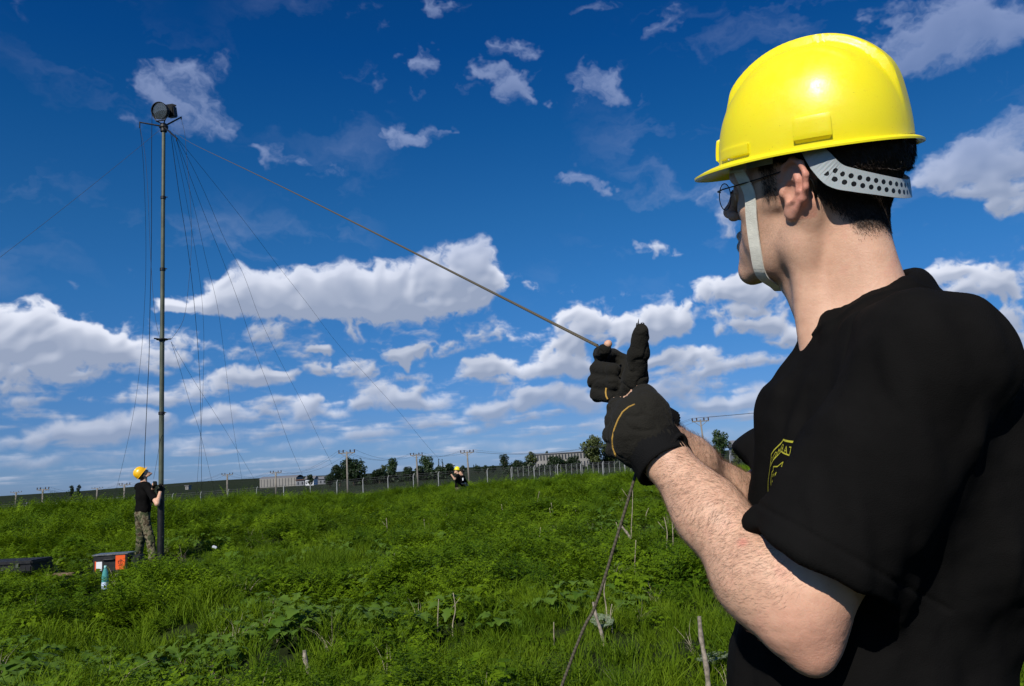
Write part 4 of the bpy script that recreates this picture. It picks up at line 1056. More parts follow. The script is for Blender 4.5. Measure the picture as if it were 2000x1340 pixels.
# trousers and boots below the picture's edge
M_camo = bpy.data.materials.new('camouflage_cloth'); M_camo.use_nodes = True; q = NT(M_camo.node_tree); b = q.n['Principled BSDF']
tcw = q.new('ShaderNodeTexCoord').outputs['Object']; n1 = q.noise(tcw, 9, 3, .6); n2 = q.noise(q.vmath('ADD', tcw, (3, 7, 1)), 12, 3, .6)
cm = q.ramp(n1, [(.40, (.055, .065, .030)), (.47, (.16, .14, .085)), (.58, (.075, .055, .032))], 'CONSTANT')
q.l.new(q.mix(q.math('GREATER_THAN', n2, .60), cm, (.012, .012, .010, 1)), b.inputs['Base Color']); b.inputs['Roughness'].default_value = .95
b.inputs['Specular IOR Level'].default_value = .1
def trousers(hip, feet, tf, tl, h=.008, sc=1.0, name='trousers'):
    lo = np.min(feet, 0) - .25; hi = np.max(feet, 0) + .25; hi[2] = hip[2] + .2; lo[2] = -.02 + np.min(feet, 0)[2] * 0
    lo = np.minimum(lo, hip - .25); hi = np.maximum(hi, hip + .25); lo[2] = min(f[2] for f in feet) - .05
    G = Grid(ax_((lo[0], hi[0], h)), ax_((lo[1], hi[1], h)), ax_((lo[2], hi[2], h)))
    boots = []; R_ = np.stack([tf, tl, [0, 0, 1.]], 1)
    G.ell(hip + (0, 0, .02), (.135, .172, .12), R_, .03)
    for i, f in enumerate(feet):
        s2 = 1 if i == 0 else -1; hp = hip + tl * s2 * .085 + (0, 0, -.05); kn = (hp + f) / 2 + tf * .03 + (0, 0, .02)
        G.chain([hp, kn, f + (0, 0, .10)], [.098, .075, .068], .03)
        G.cap(f + (0, 0, .14), f + (0, 0, .17), .078, .074, .02)
        B = Grid(*G.ax); B.cap(f + (0, 0, .16), f + (0, 0, .045), .052, .05, .01); B.cap(f + (0, 0, .04), f + tf * .16 + (0, 0, .035), .047, .038, .02)
        v, q_ = B.mesh(); boots.append((smooth_mesh(v, q_, 2), q_))
    v, q_ = G.mesh(); v = smooth_mesh(v, q_, 2); n_ = vnormals(v, q_); v = v + n_ * (noise3(v * np.array([1, 1, 1.6]), .07, 4) * .010 + noise3(v, .03, 6) * .004)[:, None]
    return [mesh_obj(name, v, q_, M_camo)] + [mesh_obj('boot', *b_, M_boot) for b_ in boots]
M_boot = mat('black_boot_leather', (.012, .011, .010), rough=.5, spec=.4)
hipc = np.array([.44, 1.0, .93])
for o in trousers(hipc, [np.array([.46, 1.01, .0]) + TL * .15, np.array([.46, 1.01, .0]) - TL * .15], TF, TL): adopt(man, o)

# gloves
def glove(side, box, wrist, ax0, cuff_pts):
    lo, hi = box; G = Grid(ax_((lo[0], hi[0], .0016)), ax_((lo[1], hi[1], .0016)), ax_((lo[2], hi[2], .0016)))
    hand_ops(G, side, 0.0)
    v, q_ = G.mesh(); v = smooth_mesh(v, q_, 3, .5); n_ = vnormals(v, q_)
    wr = noise3(v * np.array([1, 1, 1.0]), .011, 5) * .0008 + noise3(v, .005, 9) * .0005 - .0016 * np.exp(-(noise3(v, .022, 14) / .10) ** 2)
    v = v + n_ * wr[:, None]
    o = adopt(man, mesh_obj('glove', v, q_, M_glove)); return o, v, q_
gR, gRv, gRq = glove('R', ((.07, .93, 1.44), (.23, 1.18, 1.66)), R_wr, None, None)
gL, gLv, gLq = glove('L', ((.07, .88, 1.38), (.24, 1.12, 1.58)), L_wr, None, None)
def cuff(parent, a, b, ra, rb, th=.0035, n=72, flare=.0, ribs=36):
    """ribbed tube, open at its far end"""
    a = np.array(a); b = np.array(b); ax = (b - a) / np.linalg.norm(b - a); u = np.cross(ax, [0, 0, 1.]); u /= np.linalg.norm(u); w = np.cross(ax, u); vs = []; rings = []
    prof = [(t, 0) for t in np.linspace(0, 1, 14)] + [(1.02, -th * .5)] + [(t, -th) for t in np.linspace(1, .5, 6)]
    for t, dr in prof:
        r = ra + (rb - ra) * min(t, 1) + dr
        for j in range(n):
            an = 2 * PI * j / n; rr_ = r + (.0007 * math.cos(an * ribs) if dr == 0 else 0) + .0012 * math.sin(3 * an + t * 4)
            vs.append(a + (b - a) * t + rr_ * (u * math.cos(an) + w * math.sin(an)))
    k = len(prof); fs = [(i * n + j, i * n + (j + 1) % n, (i + 1) * n + (j + 1) % n, (i + 1) * n + j) for i in range(k - 1) for j in range(n)]
    o = mesh_obj('cuff', vs, fs, M_cuff); o.parent = parent; return o
cuff(gL, L_wr + axl * .034 - CAM_R * .002, L_wr - axl * .010 - CAM_R * .004 - CAM_U * .003, .0365, .0360)
cuff(gR, at(1258, 806, 1.045), at(1290, 838, 1.06), .0275, .0310)
# wrist tab of the left glove, frayed thumb tip, bare fingertip, yellow piping
mb = MB(); c0 = at(1326, 872, .935)
loop = [c0 + CAM_R * .0085 * math.cos(a) + CAM_U * .0145 * math.sin(a) - CAM_F * .010 * math.sin(a * .5) for a in np.linspace(-.6, 4.4, 18)]
mb.tube(loop, .0028, 8); o = mb.build('wrist_tab', M_cuff, None, True); o.parent = gL
mb = MB(); tp = RH['thumb'][3]
for k in range(5):
    b0 = tp + CAM_R * (-.006 + .0028 * k) + CAM_U * .0075; mb.tube([b0 - CAM_U * .004, b0 + CAM_U * rnd.uniform(.002, .006) + CAM_R * rnd.gauss(0, .001), b0 + CAM_U * (.009 if k == 1 else rnd.uniform(.003, .006)) + CAM_R * rnd.gauss(0, .002)], [.0012, .0008, .0002], 5)
o = mb.build('frayed_thread', M_glove, None, True); o.parent = gR
bR = BVHTree.FromPolygons([tuple(v) for v in gRv], [tuple(map(int, f)) for f in gRq]); bL = BVHTree.FromPolygons([tuple(v) for v in gLv], [tuple(map(int, f)) for f in gLq])
def piping(bv, px, parent):
    pts = []
    for x_, y_ in px:
        d = at(x_, y_, 1) - CAM_C; h = bv.ray_cast(Vector(CAM_C), Vector(d))
        if h[0] is not None: pts.append(np.array(h[0]) - d / np.linalg.norm(d) * .0004)
    if len(pts) < 3: return
    fine = []
    for i in range(len(pts) - 1): fine += [pts[i] + (pts[i + 1] - pts[i]) * t for t in (0, .33, .66)]
    mb = MB(); mb.tube(fine + [pts[-1]], .00125, 6); o = mb.build('piping', M_seam, None, True); o.parent = parent
piping(bL, [(1240, 790), (1228, 795), (1216, 805), (1207, 820), (1200, 838), (1196, 856), (1197, 874), (1203, 892), (1211, 905)], gL)
piping(bR, [(1184, 758), (1183, 766), (1184, 774), (1187, 780)], gR)
mb = MB(); mb.lathe([(0.0001, -.004), (.0045, -.003), (.0055, .0), (.0045, .004), (.002, .006), (.0001, .0065)], 16, CAM_R * .6 + CAM_U * .8, at(1187, 673, 1.038))
o = mb.build('bare_fingertip', M_skin, None, True); o.parent = body

# ------------------------------------------------------------------ hard hat
def hat_shape(a, t, p):
    """t 0..1 crown to rim, 1..2 brim"""
    ca, sa = math.cos(a), math.sin(a); L = p['A'] if ca > 0 else p['B']
    n = 2.25; f = (abs(ca) ** n + abs(sa) ** n) ** (-1 / n)
    if t <= 1:
        h = math.sin(t * PI / 2) ** .92; x, y, z = L * h * ca * f, p['W'] * h * sa * f, p['H'] * math.cos(t * PI / 2) ** .95
        # raised centre ridge and its two shoulders
        sm = lambda e0, e1, v: (lambda q_: q_ * q_ * (3 - 2 * q_))(min(max((v - e0) / (e1 - e0), 0), 1))
        w = .020 + .05 * max(x, 0) * 0
        rg = sm(w + .007, w, abs(y)) * sm(-.112, -.085, x) * sm(.112, .085, x)
        sd = sm(.0085, .003, abs(abs(y) - (.040 + .10 * max(-x + .05, 0)))) * sm(-.07, -.04, x) * sm(.085, .05, x) * .55
        k = .0095 * rg + .0036 * sd
        nn = np.array([x / .12 ** 2, y / .10 ** 2, z / .13 ** 2]); nn /= np.linalg.norm(nn) + 1e-9
        return np.array([x, y, z]) + nn * k
    s_ = t - 1; pk = .0075 + .0298 * max(ca, 0) ** 3 + .0036 * max(-ca, 0) ** 2
    bend = s_ - .0 ; dr = .012 * (.3 + .7 * max(ca, 0) ** 2)
    x, y = (L + pk * s_) * ca * f, (p['W'] + pk * s_) * sa * f
    return np.array([x, y, -dr * s_ ** .8 + .0016 * math.sin(min(s_, 1) * PI)])
def hat_mesh(p, na=192, ts=None):
    ts = ts or (list(np.linspace(0.015, 1, 44)) + [1.12, 1.3, 1.5, 1.7, 1.86, 1.95, 2.0])
    vs = [hat_shape(0, 0, p)]; 
    for t in ts: vs += [hat_shape(2 * PI * j / na, t, p) for j in range(na)]
    fs = [(0, 1 + j, 1 + (j + 1) % na) for j in range(na)]
    for i in range(len(ts) - 1): fs += [(1 + i * na + j, 1 + (i + 1) * na + j, 1 + (i + 1) * na + (j + 1) % na, 1 + i * na + (j + 1) % na) for j in range(na)]
    n0 = len(vs); inner = []
    for v in vs:                                     # inner skin, 2.4 mm inside
        nn = np.array([v[0] / .122 ** 2, v[1] / .104 ** 2, max(v[2], 0) / .133 ** 2]); nn /= np.linalg.norm(nn) + 1e-9
        inner.append(v - nn * (.0024 if v[2] > .001 else 0) - np.array([0, 0, .0024 if v[2] <= .001 else 0]))
    fs2 = [tuple(i + n0 for i in f[::-1]) for f in fs]
    last = 1 + (len(ts) - 1) * na
    rim = [(last + j, n0 + last + j, n0 + last + (j + 1) % na, last + (j + 1) % na) for j in range(na)]
    return vs + inner, fs + fs2 + rim
HP = dict(A=.1212, B=.112, W=.1010, H=.1326)
def lug(vs, fs, p, a0, a1, t0, t1, h):
    """raised accessory boss conforming to the shell"""
    n0 = len(vs); nu, nv = 14, 10
    for i in range(nu + 1):
        for j in range(nv + 1):
            u, v = i / nu, j / nv
            uu = min(max((u - .10) / .8, 0), 1); vv = min(max((v - .10) / .8, 0), 1)
            e = min(u, 1 - u, v, 1 - v); k = 1 if e > .101 else (0.0 if e < .02 else .92)
            a = a0 + (a1 - a0) * (uu if 0 < k else u); t = t0 + (t1 - t0) * v
            P_ = hat_shape(a, t, p); nn = np.array([math.cos(a), math.sin(a), .25]); nn /= np.linalg.norm(nn)
            vs.append(P_ + nn * (h * k - .001))
    fs += [(n0 + i * (nv + 1) + j, n0 + (i + 1) * (nv + 1) + j, n0 + (i + 1) * (nv + 1) + j + 1, n0 + i * (nv + 1) + j + 1) for i in range(nu) for j in range(nv)]
vs, fs = hat_mesh(HP)
for s_ in (-1, 1):
    lug(vs, fs, HP, s_ * rad(91), s_ * rad(112), .84, .985, .0060)
    lug(vs, fs, HP, s_ * rad(38), s_ * rad(64), .925, .992, .0045)
    lug(vs, fs, HP, s_ * rad(6), s_ * rad(21), .84, .985, .0050)
vs = [HHO + HHR @ v for v in vs]
hat = adopt(man, autosmooth(mesh_obj('hard_hat', vs, fs, M_hat), 38)); hat['label'] = 'glossy bright yellow hard hat with short peak'
# suspension: head band, nape strap with painted dark holes, chin strap
def ribbon(name, pts, upv, w, th, m, parent, uv=True, sub=6):
    """flat strap along pts; upv gives the direction of its width at every point"""
    P_ = [np.array(p, float) for p in pts]; n = len(P_); dense = []; U_d = []; W_d = []
    ww = w if hasattr(w, '__len__') else [w] * n
    for i in range(n - 1):
        a, b, c, d = P_[max(i - 1, 0)], P_[i], P_[i + 1], P_[min(i + 2, n - 1)]
        for k in range(sub):
            t = k / sub; dense.append(.5 * ((2 * b) + (-a + c) * t + (2 * a - 5 * b + 4 * c - d) * t * t + (-a + 3 * b - 3 * c + d) * t ** 3))
            U_d.append(np.array(upv[i]) * (1 - t) + np.array(upv[i + 1]) * t); W_d.append(ww[i] * (1 - t) + ww[i + 1] * t)
    dense.append(P_[-1]); U_d.append(np.array(upv[-1])); W_d.append(ww[-1]); vs = []; uvs = []; L = 0
    for i, p in enumerate(dense):
        t = dense[min(i + 1, len(dense) - 1)] - dense[max(i - 1, 0)]; t /= np.linalg.norm(t)
        u = U_d[i] - t * (U_d[i] @ t); u /= np.linalg.norm(u); o_ = np.cross(t, u); hw = W_d[i] / 2
        if i: L += np.linalg.norm(dense[i] - dense[i - 1])
        vs += [p + u * hw + o_ * th / 2, p - u * hw + o_ * th / 2, p - u * hw - o_ * th / 2, p + u * hw - o_ * th / 2]; uvs += [(L, hw), (L, -hw), (L, -hw), (L, hw)]
    k = len(dense); fs = [(4 * i + j, 4 * i + (j + 1) % 4, 4 * i + 4 + (j + 1) % 4, 4 * i + 4 + j) for i in range(k - 1) for j in range(4)] + [(3, 2, 1, 0), tuple(4 * (k - 1) + j for j in range(4))]
    o = mesh_obj(name, vs, fs, m, None, False); o.parent = parent
    l_ = o.data.uv_layers.new(name='UVMap'); lv = np.zeros(len(o.data.loops), np.int32); o.data.loops.foreach_get('vertex_index', lv)
    l_.data.foreach_set('uv', np.array(uvs, np.float32)[lv].ravel()); return o
M_nape = bpy.data.materials.new('grey_plastic_painted_holes'); M_nape.use_nodes = True; q = NT(M_nape.node_tree); b = q.n['Principled BSDF']
b.inputs['Base Color'].default_value = (.42, .46, .46, 1); b.inputs['Roughness'].default_value = .4; b.inputs['Transmission Weight'].default_value = 0
b.inputs['Subsurface Weight'].default_value = .1; b.inputs['Subsurface Scale'].default_value = .003
uvn = q.new('ShaderNodeTexCoord').outputs['UV']; sp_ = q.new('ShaderNodeSeparateXYZ'); q.l.new(uvn, sp_.inputs[0]); uL, uW = sp_.outputs[0], sp_.outputs[1]
painted_holes = None
for row, ph in ((.0042, 0.0), (-.0042, .5)):
    fx_ = q.math('SUBTRACT', q.math('FRACT', q.math('ADD', q.math('DIVIDE', uL, .0104), ph)), .5)
    dx_ = q.math('MULTIPLY', fx_, .0104); dy_ = q.math('SUBTRACT', uW, row)
    r_ = q.math('SQRT', q.math('ADD', q.math('MULTIPLY', dx_, dx_), q.math('MULTIPLY', dy_, dy_)))
    h_ = q.math('LESS_THAN', r_, .0030); painted_holes = h_ if painted_holes is None else q.math('MAXIMUM', painted_holes, h_)
mid_ = q.math('MULTIPLY', q.math('GREATER_THAN', uL, .072), q.math('LESS_THAN', uL, .235))
q.l.new(q.mix(q.math('MULTIPLY', painted_holes, mid_), (.42, .46, .46, 1), (.006, .006, .006, 1)), b.inputs['Base Color'])  # strap is solid; the dark recess of each hole is painted into the base colour
up = HR[:, 2]
nape = [(.000, .083, .066), (-.022, .087, .056), (-.042, .0875, .030), (-.057, .0845, .012), (-.075, .075, .004), (-.094, .055, -.003), (-.109, .028, -.009), (-.1130, 0, -.011)]
nape = nape + [(x_, -y_, z_) for x_, y_, z_ in nape[-2::-1]]
nw = [.012, .019, .027, .028, .026, .024, .023, .022]; nw = nw + nw[-2::-1]
ribbon('nape_strap', [HD(p) for p in nape], [HR @ np.array([.55 if i < 2 or i > 12 else .1, .0, 1]) for i in range(len(nape))], nw, .0016, M_nape, hat)
hb = [HHO + HHR @ np.array([.098 * math.cos(a), .088 * math.sin(a), .001]) for a in np.linspace(-rad(72), rad(72), 18)]
ribbon('head_band', hb, [HHR[:, 2]] * len(hb), .026, .002, M_grey_pl, hat, sub=2)
cs = [(.060, .081, .052), (.0625, .0775, .030), (.0600, .0735, .000), (.0560, .0665, -.035), (.0530, .0575, -.070), (.0500, .0440, -.100), (.0470, .022, -.122), (.046, 0, -.1265)]
cs = cs + [(x_, -y_, z_) for x_, y_, z_ in cs[-2::-1]]
cu = [HR @ np.array([1, -.25 if i < 7 else (.25 if i > 7 else 0), 0.]) for i in range(len(cs))]
bB = BVHTree.FromPolygons([tuple(v) for v in BV], [tuple(map(int, f)) for f in BQ])
def on_skin(p, off):
    l, n_, *_r = bB.find_nearest(Vector(p)); l, n_ = np.array(l), np.array(n_)
    return l + n_ * off
ribbon('chin_strap', [HD(p) if abs(p[1]) > .075 else on_skin(HD((p[0], p[1] * 1.15, p[2] * 1.04)), .0022) for p in cs], cu, .0165, .0018, M_cream, hat)
for s_ in (1, -1):
    mb = MB()
    Rb = np.stack([HR @ np.array([1, -.2 * s_, 0]), HR @ np.array([.2 * s_, 1, 0]), HR[:, 2]], 1)
    mb.box(HD((.064, s_ * .0815, .046)), (.023, .0045, .0045), Rb, .001); mb.box(HD((.064, s_ * .0800, .030)), (.023, .0035, .0035), Rb, .001)
    mb.box(HD((.0535, s_ * .0810, .038)), (.003, .0035, .019), Rb, .0008)
    mb.build('buckle', M_cream, None).parent = hat
# spectacles
gl = adopt(man, (lambda m_: m_.build('glasses', M_wire, None, True))((lambda m_: (
    [m_.tube([HD((.1045 - .25 * (abs(y0 + .021 * math.cos(a)) - .03) ** 1 * .35, y0 + .021 * math.cos(a), .000 + .0175 * math.sin(a))) for a in np.linspace(0, 2 * PI, 33)], .0007, 6, False) for y0 in (.033, -.033)],
    m_.tube([HD((.106, -.012, .004)), HD((.109, 0, .008)), HD((.106, .012, .004))], .0010, 6),
    [m_.tube([HD((.101, s_ * .054, .006)), HD((.099, s_ * .064, .007)), HD((.090, s_ * .071, .009)), HD((.04, s_ * .0775, .017)), HD((.004, s_ * .079, .024)), HD((-.016, s_ * .081, .024)), HD((-.029, s_ * .079, .008)), HD((-.033, s_ * .078, -.012))], [.0011, .0014, .0009, .0008, .0008, .001, .0015, .0018], 6) for s_ in (1, -1)], m_)[-1])(MB())))
for y0 in (.033, -.033):
    mb = MB()
    c_ = HD((.1045, y0, .0)); ring = [HD((.1045 - .0875 * (abs(y0 + .0205 * math.cos(a)) - .03), y0 + .0205 * math.cos(a), .017 * math.sin(a))) for a in np.linspace(0, 2 * PI, 29)[:-1]]
    ring2 = [p - HR[:, 0] * .0012 for p in ring]; c2 = c_ - HR[:, 0] * .0012; n_ = len(ring)
    mb.add([c_ + HR[:, 0] * .001] + ring, [(0, i + 1, (i + 1) % n_ + 1) for i in range(n_)]); mb.add([c2 + HR[:, 0] * .001] + ring2, [(0, (i + 1) % n_ + 1, i + 1) for i in range(n_)])
    mb.build('lens', M_glass, None, True).parent = gl

# ------------------------------------------------------------------ the rope he holds
M_rope = bpy.data.materials.new('olive_braided_rope'); M_rope.use_nodes = True; q = NT(M_rope.node_tree); b = q.n['Principled BSDF']
uvn = q.new('ShaderNodeTexCoord').outputs['Object']; wn = q.new('ShaderNodeTexWave'); wn.wave_type = 'BANDS'; wn.bands_direction = 'DIAGONAL'; wn.inputs['Scale'].default_value = 110; q.l.new(uvn, wn.inputs[0])
q.l.new(q.ramp(wn.outputs[1], [(.2, (.060, .050, .032)), (.7, (.10, .085, .055))]), b.inputs['Base Color']); b.inputs['Roughness'].default_value = .85
MAST = np.array([-6.66, 14.8, 0.0])
def sag_line(a, b, s, n=24, t0=0, t1=1):
    a, b = np.array(a, float), np.array(b, float)
    return [a + (b - a) * t - np.array([0, 0, s * 4 * t * (1 - t)]) for t in np.linspace(t0, t1, n)]
def spline(pts, sub=6):
    P_ = [np.array(p, float) for p in pts]; n = len(P_); out = []
    for i in range(n - 1):
        a, b, c, d = P_[max(i - 1, 0)], P_[i], P_[i + 1], P_[min(i + 2, n - 1)]
        for k in range(sub):
            t = k / sub; out.append(.5 * ((2 * b) + (-a + c) * t + (2 * a - 5 * b + 4 * c - d) * t * t + (-a + 3 * b - 3 * c + d) * t ** 3))
    return out + [P_[-1]]
mb = MB()
top_in = at(391, 280, 15.6)
hand_in = at(1166, 675, 1.052)
p_top = at(338, 253, 16.35)
low = at(1097, 1340, .985); out_ = at(1243, 922, .972)
gdir = (low - out_); gpt = out_ + gdir * ((out_[2] - .03) / -gdir[2])
run = [p_top + (hand_in - p_top) * t - np.array([0, 0, .10 * 4 * t * (1 - t) * (1 - t)]) for t in np.linspace(0, 1, 60)]
inside = spline([hand_in, at(1182, 705, 1.068), at(1200, 770, 1.058), at(1222, 840, 1.0), at(1238, 895, .98), out_])
down_ = spline([out_, out_ + gdir * .3 + CAM_R * .004, out_ + gdir * .62 + CAM_R * .007, low, low + (gpt - low) * .5, gpt, gpt + np.array([-.25, .1, -.01]), gpt + np.array([-.45, -.15, -.01])])
rl = run + inside[1:] + down_[1:]; mb.tube(rl, [.0023] * (len(run) + len(inside) - 1) + [.0019] * (len(down_) - 1), 8)
tag(mb.build('rope', M_rope, None, True), 'long taut olive rope running from the mast top through both gloved hands', 'rope')

# ------------------------------------------------------------------ guyed floodlight mast
M_mast = mat('olive_mast_paint', (.085, .095, .060), rough=.45, spec=.5, var=.25, vscale=4)
M_black = mat('black_paint', (.010, .010, .010), rough=.5, spec=.4)
M_alu = mat('worn_aluminium', (.30, .29, .27), rough=.35, metal=.8)
def mast_z(py):
    a, b = 0.0, 14.0
    for _ in range(40):
        m_ = (a + b) / 2; q_ = proj_((MAST + (0, 0, m_))[None])[1][0]
        if q_ > py: a = m_
        else: b = m_
    return (a + b) / 2
def mp(py): return MAST + np.array([0, 0, mast_z(py)])
mast = empty('floodlight_mast', MAST); tag(mast, 'tall olive telescopic mast with a round floodlight on top and many guy ropes', 'light mast')
def mpart(name, mb, m, smooth=True, parent=None):
    o = mb.build(name, m, None, False)
    if smooth: autosmooth(o)
    if parent is None: adopt(mast, o)
    else: o.parent = parent
    return o
ys = [1100, 955, 806, 663, 525, 385, 248]; rs = [.060, .045, .0428, .040, .0372, .0346, .032]
for i in range(len(ys) - 1):
    mb = MB(); a, b = mp(ys[i]), mp(ys[i + 1]); mb.tube([a, b], rs[i], 20); mpart('mast_section', mb, M_black if i == 0 else M_mast)
for i, y_ in enumerate(ys[1:-1]):
    mb = MB(); c = mp(y_); r = rs[i] + .012; mb.tube([c - (0, 0, .04), c + (0, 0, .015)], r, 20); 
    if y_ == 663:
        mb.tube([c - (0, 0, .01), c + (0, 0, .01)], .105, 20)
        for an in (0, 2.1, 4.2): mb.tube([c, c + np.array([math.cos(an), math.sin(an), 0]) * .17], .014, 8)
    else: mb.tube([c, c + CAM_R * .085], .010, 6)
    mpart('collar', mb, M_black)
mb = MB(); mb.tube([MAST - (0, 0, .05), MAST + (0, 0, .02)], .20, 24); mb.box(MAST + (0, 0, .03), (.30, .26, .06), None, .01); mpart('base', mb, M_black, True)
mt = mp(248)
mb = MB(); mb.tube([mt - (0, 0, .10), mt + (0, 0, .06)], .062, 16); mb.tube([mt - (0, 0, .02), mt + (0, 0, .02)], .085, 16); mpart('head_clamp', mb, M_black)
dM = float((mt - CAM_C) @ CAM_F)
for ex, ey, dd_, drop in ((273, 239, -.05, .12), (354, 229, .35, .05), (345, 270, -.62, .06)):
    e = at(ex, ey, dM + dd_); mb = MB(); mb.tube([mt + (0, 0, .01), e], [.018, .014], 8); mb.tube([e + (0, 0, .012), e - (0, 0, drop)], .012, 8); mpart('outrigger_arm', mb, M_black)
fc = at(314, 217, dM - .05); fd = (CAM_C - fc) / np.linalg.norm(CAM_C - fc); fd = fd + SUN * .22 - CAM_R * .46; fd /= np.linalg.norm(fd)
mb = MB(); R_l = .165
mb.lathe([(.05, -.17), (.09, -.155), (.135, -.10), (.160, -.03), (R_l, .02), (R_l + .008, .05), (R_l + .008, .062), (R_l - .004, .062), (R_l - .006, .03), (.150, -.02), (.12, -.085), (.07, -.125), (.02, -.14)], 36, fd, fc)
lamp = mpart('floodlight', mb, M_black)
mb = MB(); mb.lathe([(R_l - .008, .028), (.148, -.018), (.118, -.082), (.068, -.122), (.001, -.136)], 36, fd, fc); M_refl = mat('polished_reflector', (.26, .24, .21), rough=.20, metal=1, var=.05); mpart('reflector', mb, M_refl, True, lamp)
mb = MB(); mb.lathe([(.001, .045), (R_l - .01, .040), (R_l - .01, .036), (.001, .041)], 36, fd, fc); mpart('lens', mb, M_glass, True, lamp)
mb = MB(); mb.lathe([(.012, -.12), (.022, -.08), (.022, -.02), (.012, .0), (.001, .002)], 16, fd, fc); mpart('bulb', mb, M_glass, True, lamp)
bx_ = fc - fd * .20 + CAM_R * .10 + (0, 0, .02); xa = np.cross(fd, [0, 0, 1.]); xa /= np.linalg.norm(xa); Rf = np.stack([xa, fd, np.cross(xa, fd)], 1)
mb = MB(); mb.box(bx_, (.17, .16, .22), Rf, .02)
for k in range(5): mb.box(bx_ + Rf @ np.array([0, -.06 + k * .03, .128]), (.17, .006, .03), Rf)
mpart('ballast_box', mb, M_black, True, lamp)
mb = MB()
for s_ in (-1, 1): mb.tube([mt + (0, 0, .05), fc - (0, 0, .20) + xa * s_ * .09, fc + xa * s_ * .165 - (0, 0, .08), fc + xa * s_ * .178], .012, 8)
mb.tube([fc - (0, 0, .20) - xa * .10, fc - (0, 0, .20) + xa * .10], .014, 8); mpart('yoke', mb, M_black, True, lamp)
# guy ropes and the supply cable, each from the mast down to its anchor
def guy(name, pts, d0, d1, r, m):
    xs = [p[0] for p in pts]; ln = np.cumsum([0] + [math.dist(a, b) for a, b in zip(pts[:-1], pts[1:])]); ln /= ln[-1]
    P_ = [at(p[0], p[1], d0 + (d1 - d0) * t) for p, t in zip(pts, ln)]
    mb = MB(); mb.tube(spline(P_, 5), r * .52, 6); return mpart(name, mb, m, False)
M_cord = mat('grey_guy_cord', (.055, .055, .05), rough=.8, var=.2)
guy('power_cable', [(297, 223), (296, 300), (296, 420), (295, 520), (293, 600), (291, 700), (286, 810), (282, 912), (284, 990), (296, 1085)], dM, 14.9, .011, M_black)
for pts, d1, r in (
    ([(273, 246), (280, 320), (284, 420), (285, 500), (283, 580), (276, 690), (262, 800), (241, 900), (222, 975)], 24, .007),
    ([(273, 246), (283, 300), (289, 380), (294, 500), (302, 610), (312, 660)], 15.2, .006),
    ([(354, 232), (361, 262), (364, 300), (371, 380), (374, 470), (368, 560), (358, 625), (335, 662)], 15.0, .006),
    ([(333, 256), (350, 380), (366, 480), (378, 580), (388, 700), (392, 800), (394, 980)], 23, .010),
    ([(336, 262), (358, 360), (378, 470), (392, 560), (398, 650), (397, 740), (393, 830), (382, 985)], 22, .006),
    ([(342, 262), (362, 340), (383, 420), (403, 510), (425, 600), (440, 710), (455, 830), (479, 975)], 30, .007),
    ([(345, 268), (378, 330), (408, 395), (440, 470), (475, 535), (507, 620), (545, 700), (592, 790), (625, 860), (668, 945)], 36, .008),
    ([(343, 268), (366, 330), (396, 410), (432, 500), (466, 590), (496, 680), (534, 780), (566, 870), (607, 965)], 31, .008),
    ([(345, 268), (392, 325), (448, 395), (500, 462), (545, 522), (598, 590), (660, 672), (718, 736), (780, 805), (838, 875), (883, 924)], 33, .007),
    ([(334, 667), (350, 715), (372, 790), (392, 850), (422, 975)], 25, .006),
    ([(334, 667), (384, 752), (440, 840), (505, 950)], 27, .006),
    ([(318, 667), (316, 760), (312, 860), (300, 935)], 14.7, .005)):
    guy('guy_rope', pts, dM if pts[0][1] < 500 else dM - 1.0, d1, r, M_cord)
a_ = at(312, 254, dM); b_ = at(0, 478, 13.2); dr_ = b_ - a_; e_ = a_ + dr_ * ((a_[2] - .1) / -dr_[2])
mb = MB(); mb.tube([a_ + (e_ - a_) * t - np.array([0, 0, .25 * 4 * t * (1 - t)]) for t in np.linspace(0, 1, 24)], .0032, 6); mpart('guy_rope', mb, M_cord, False)

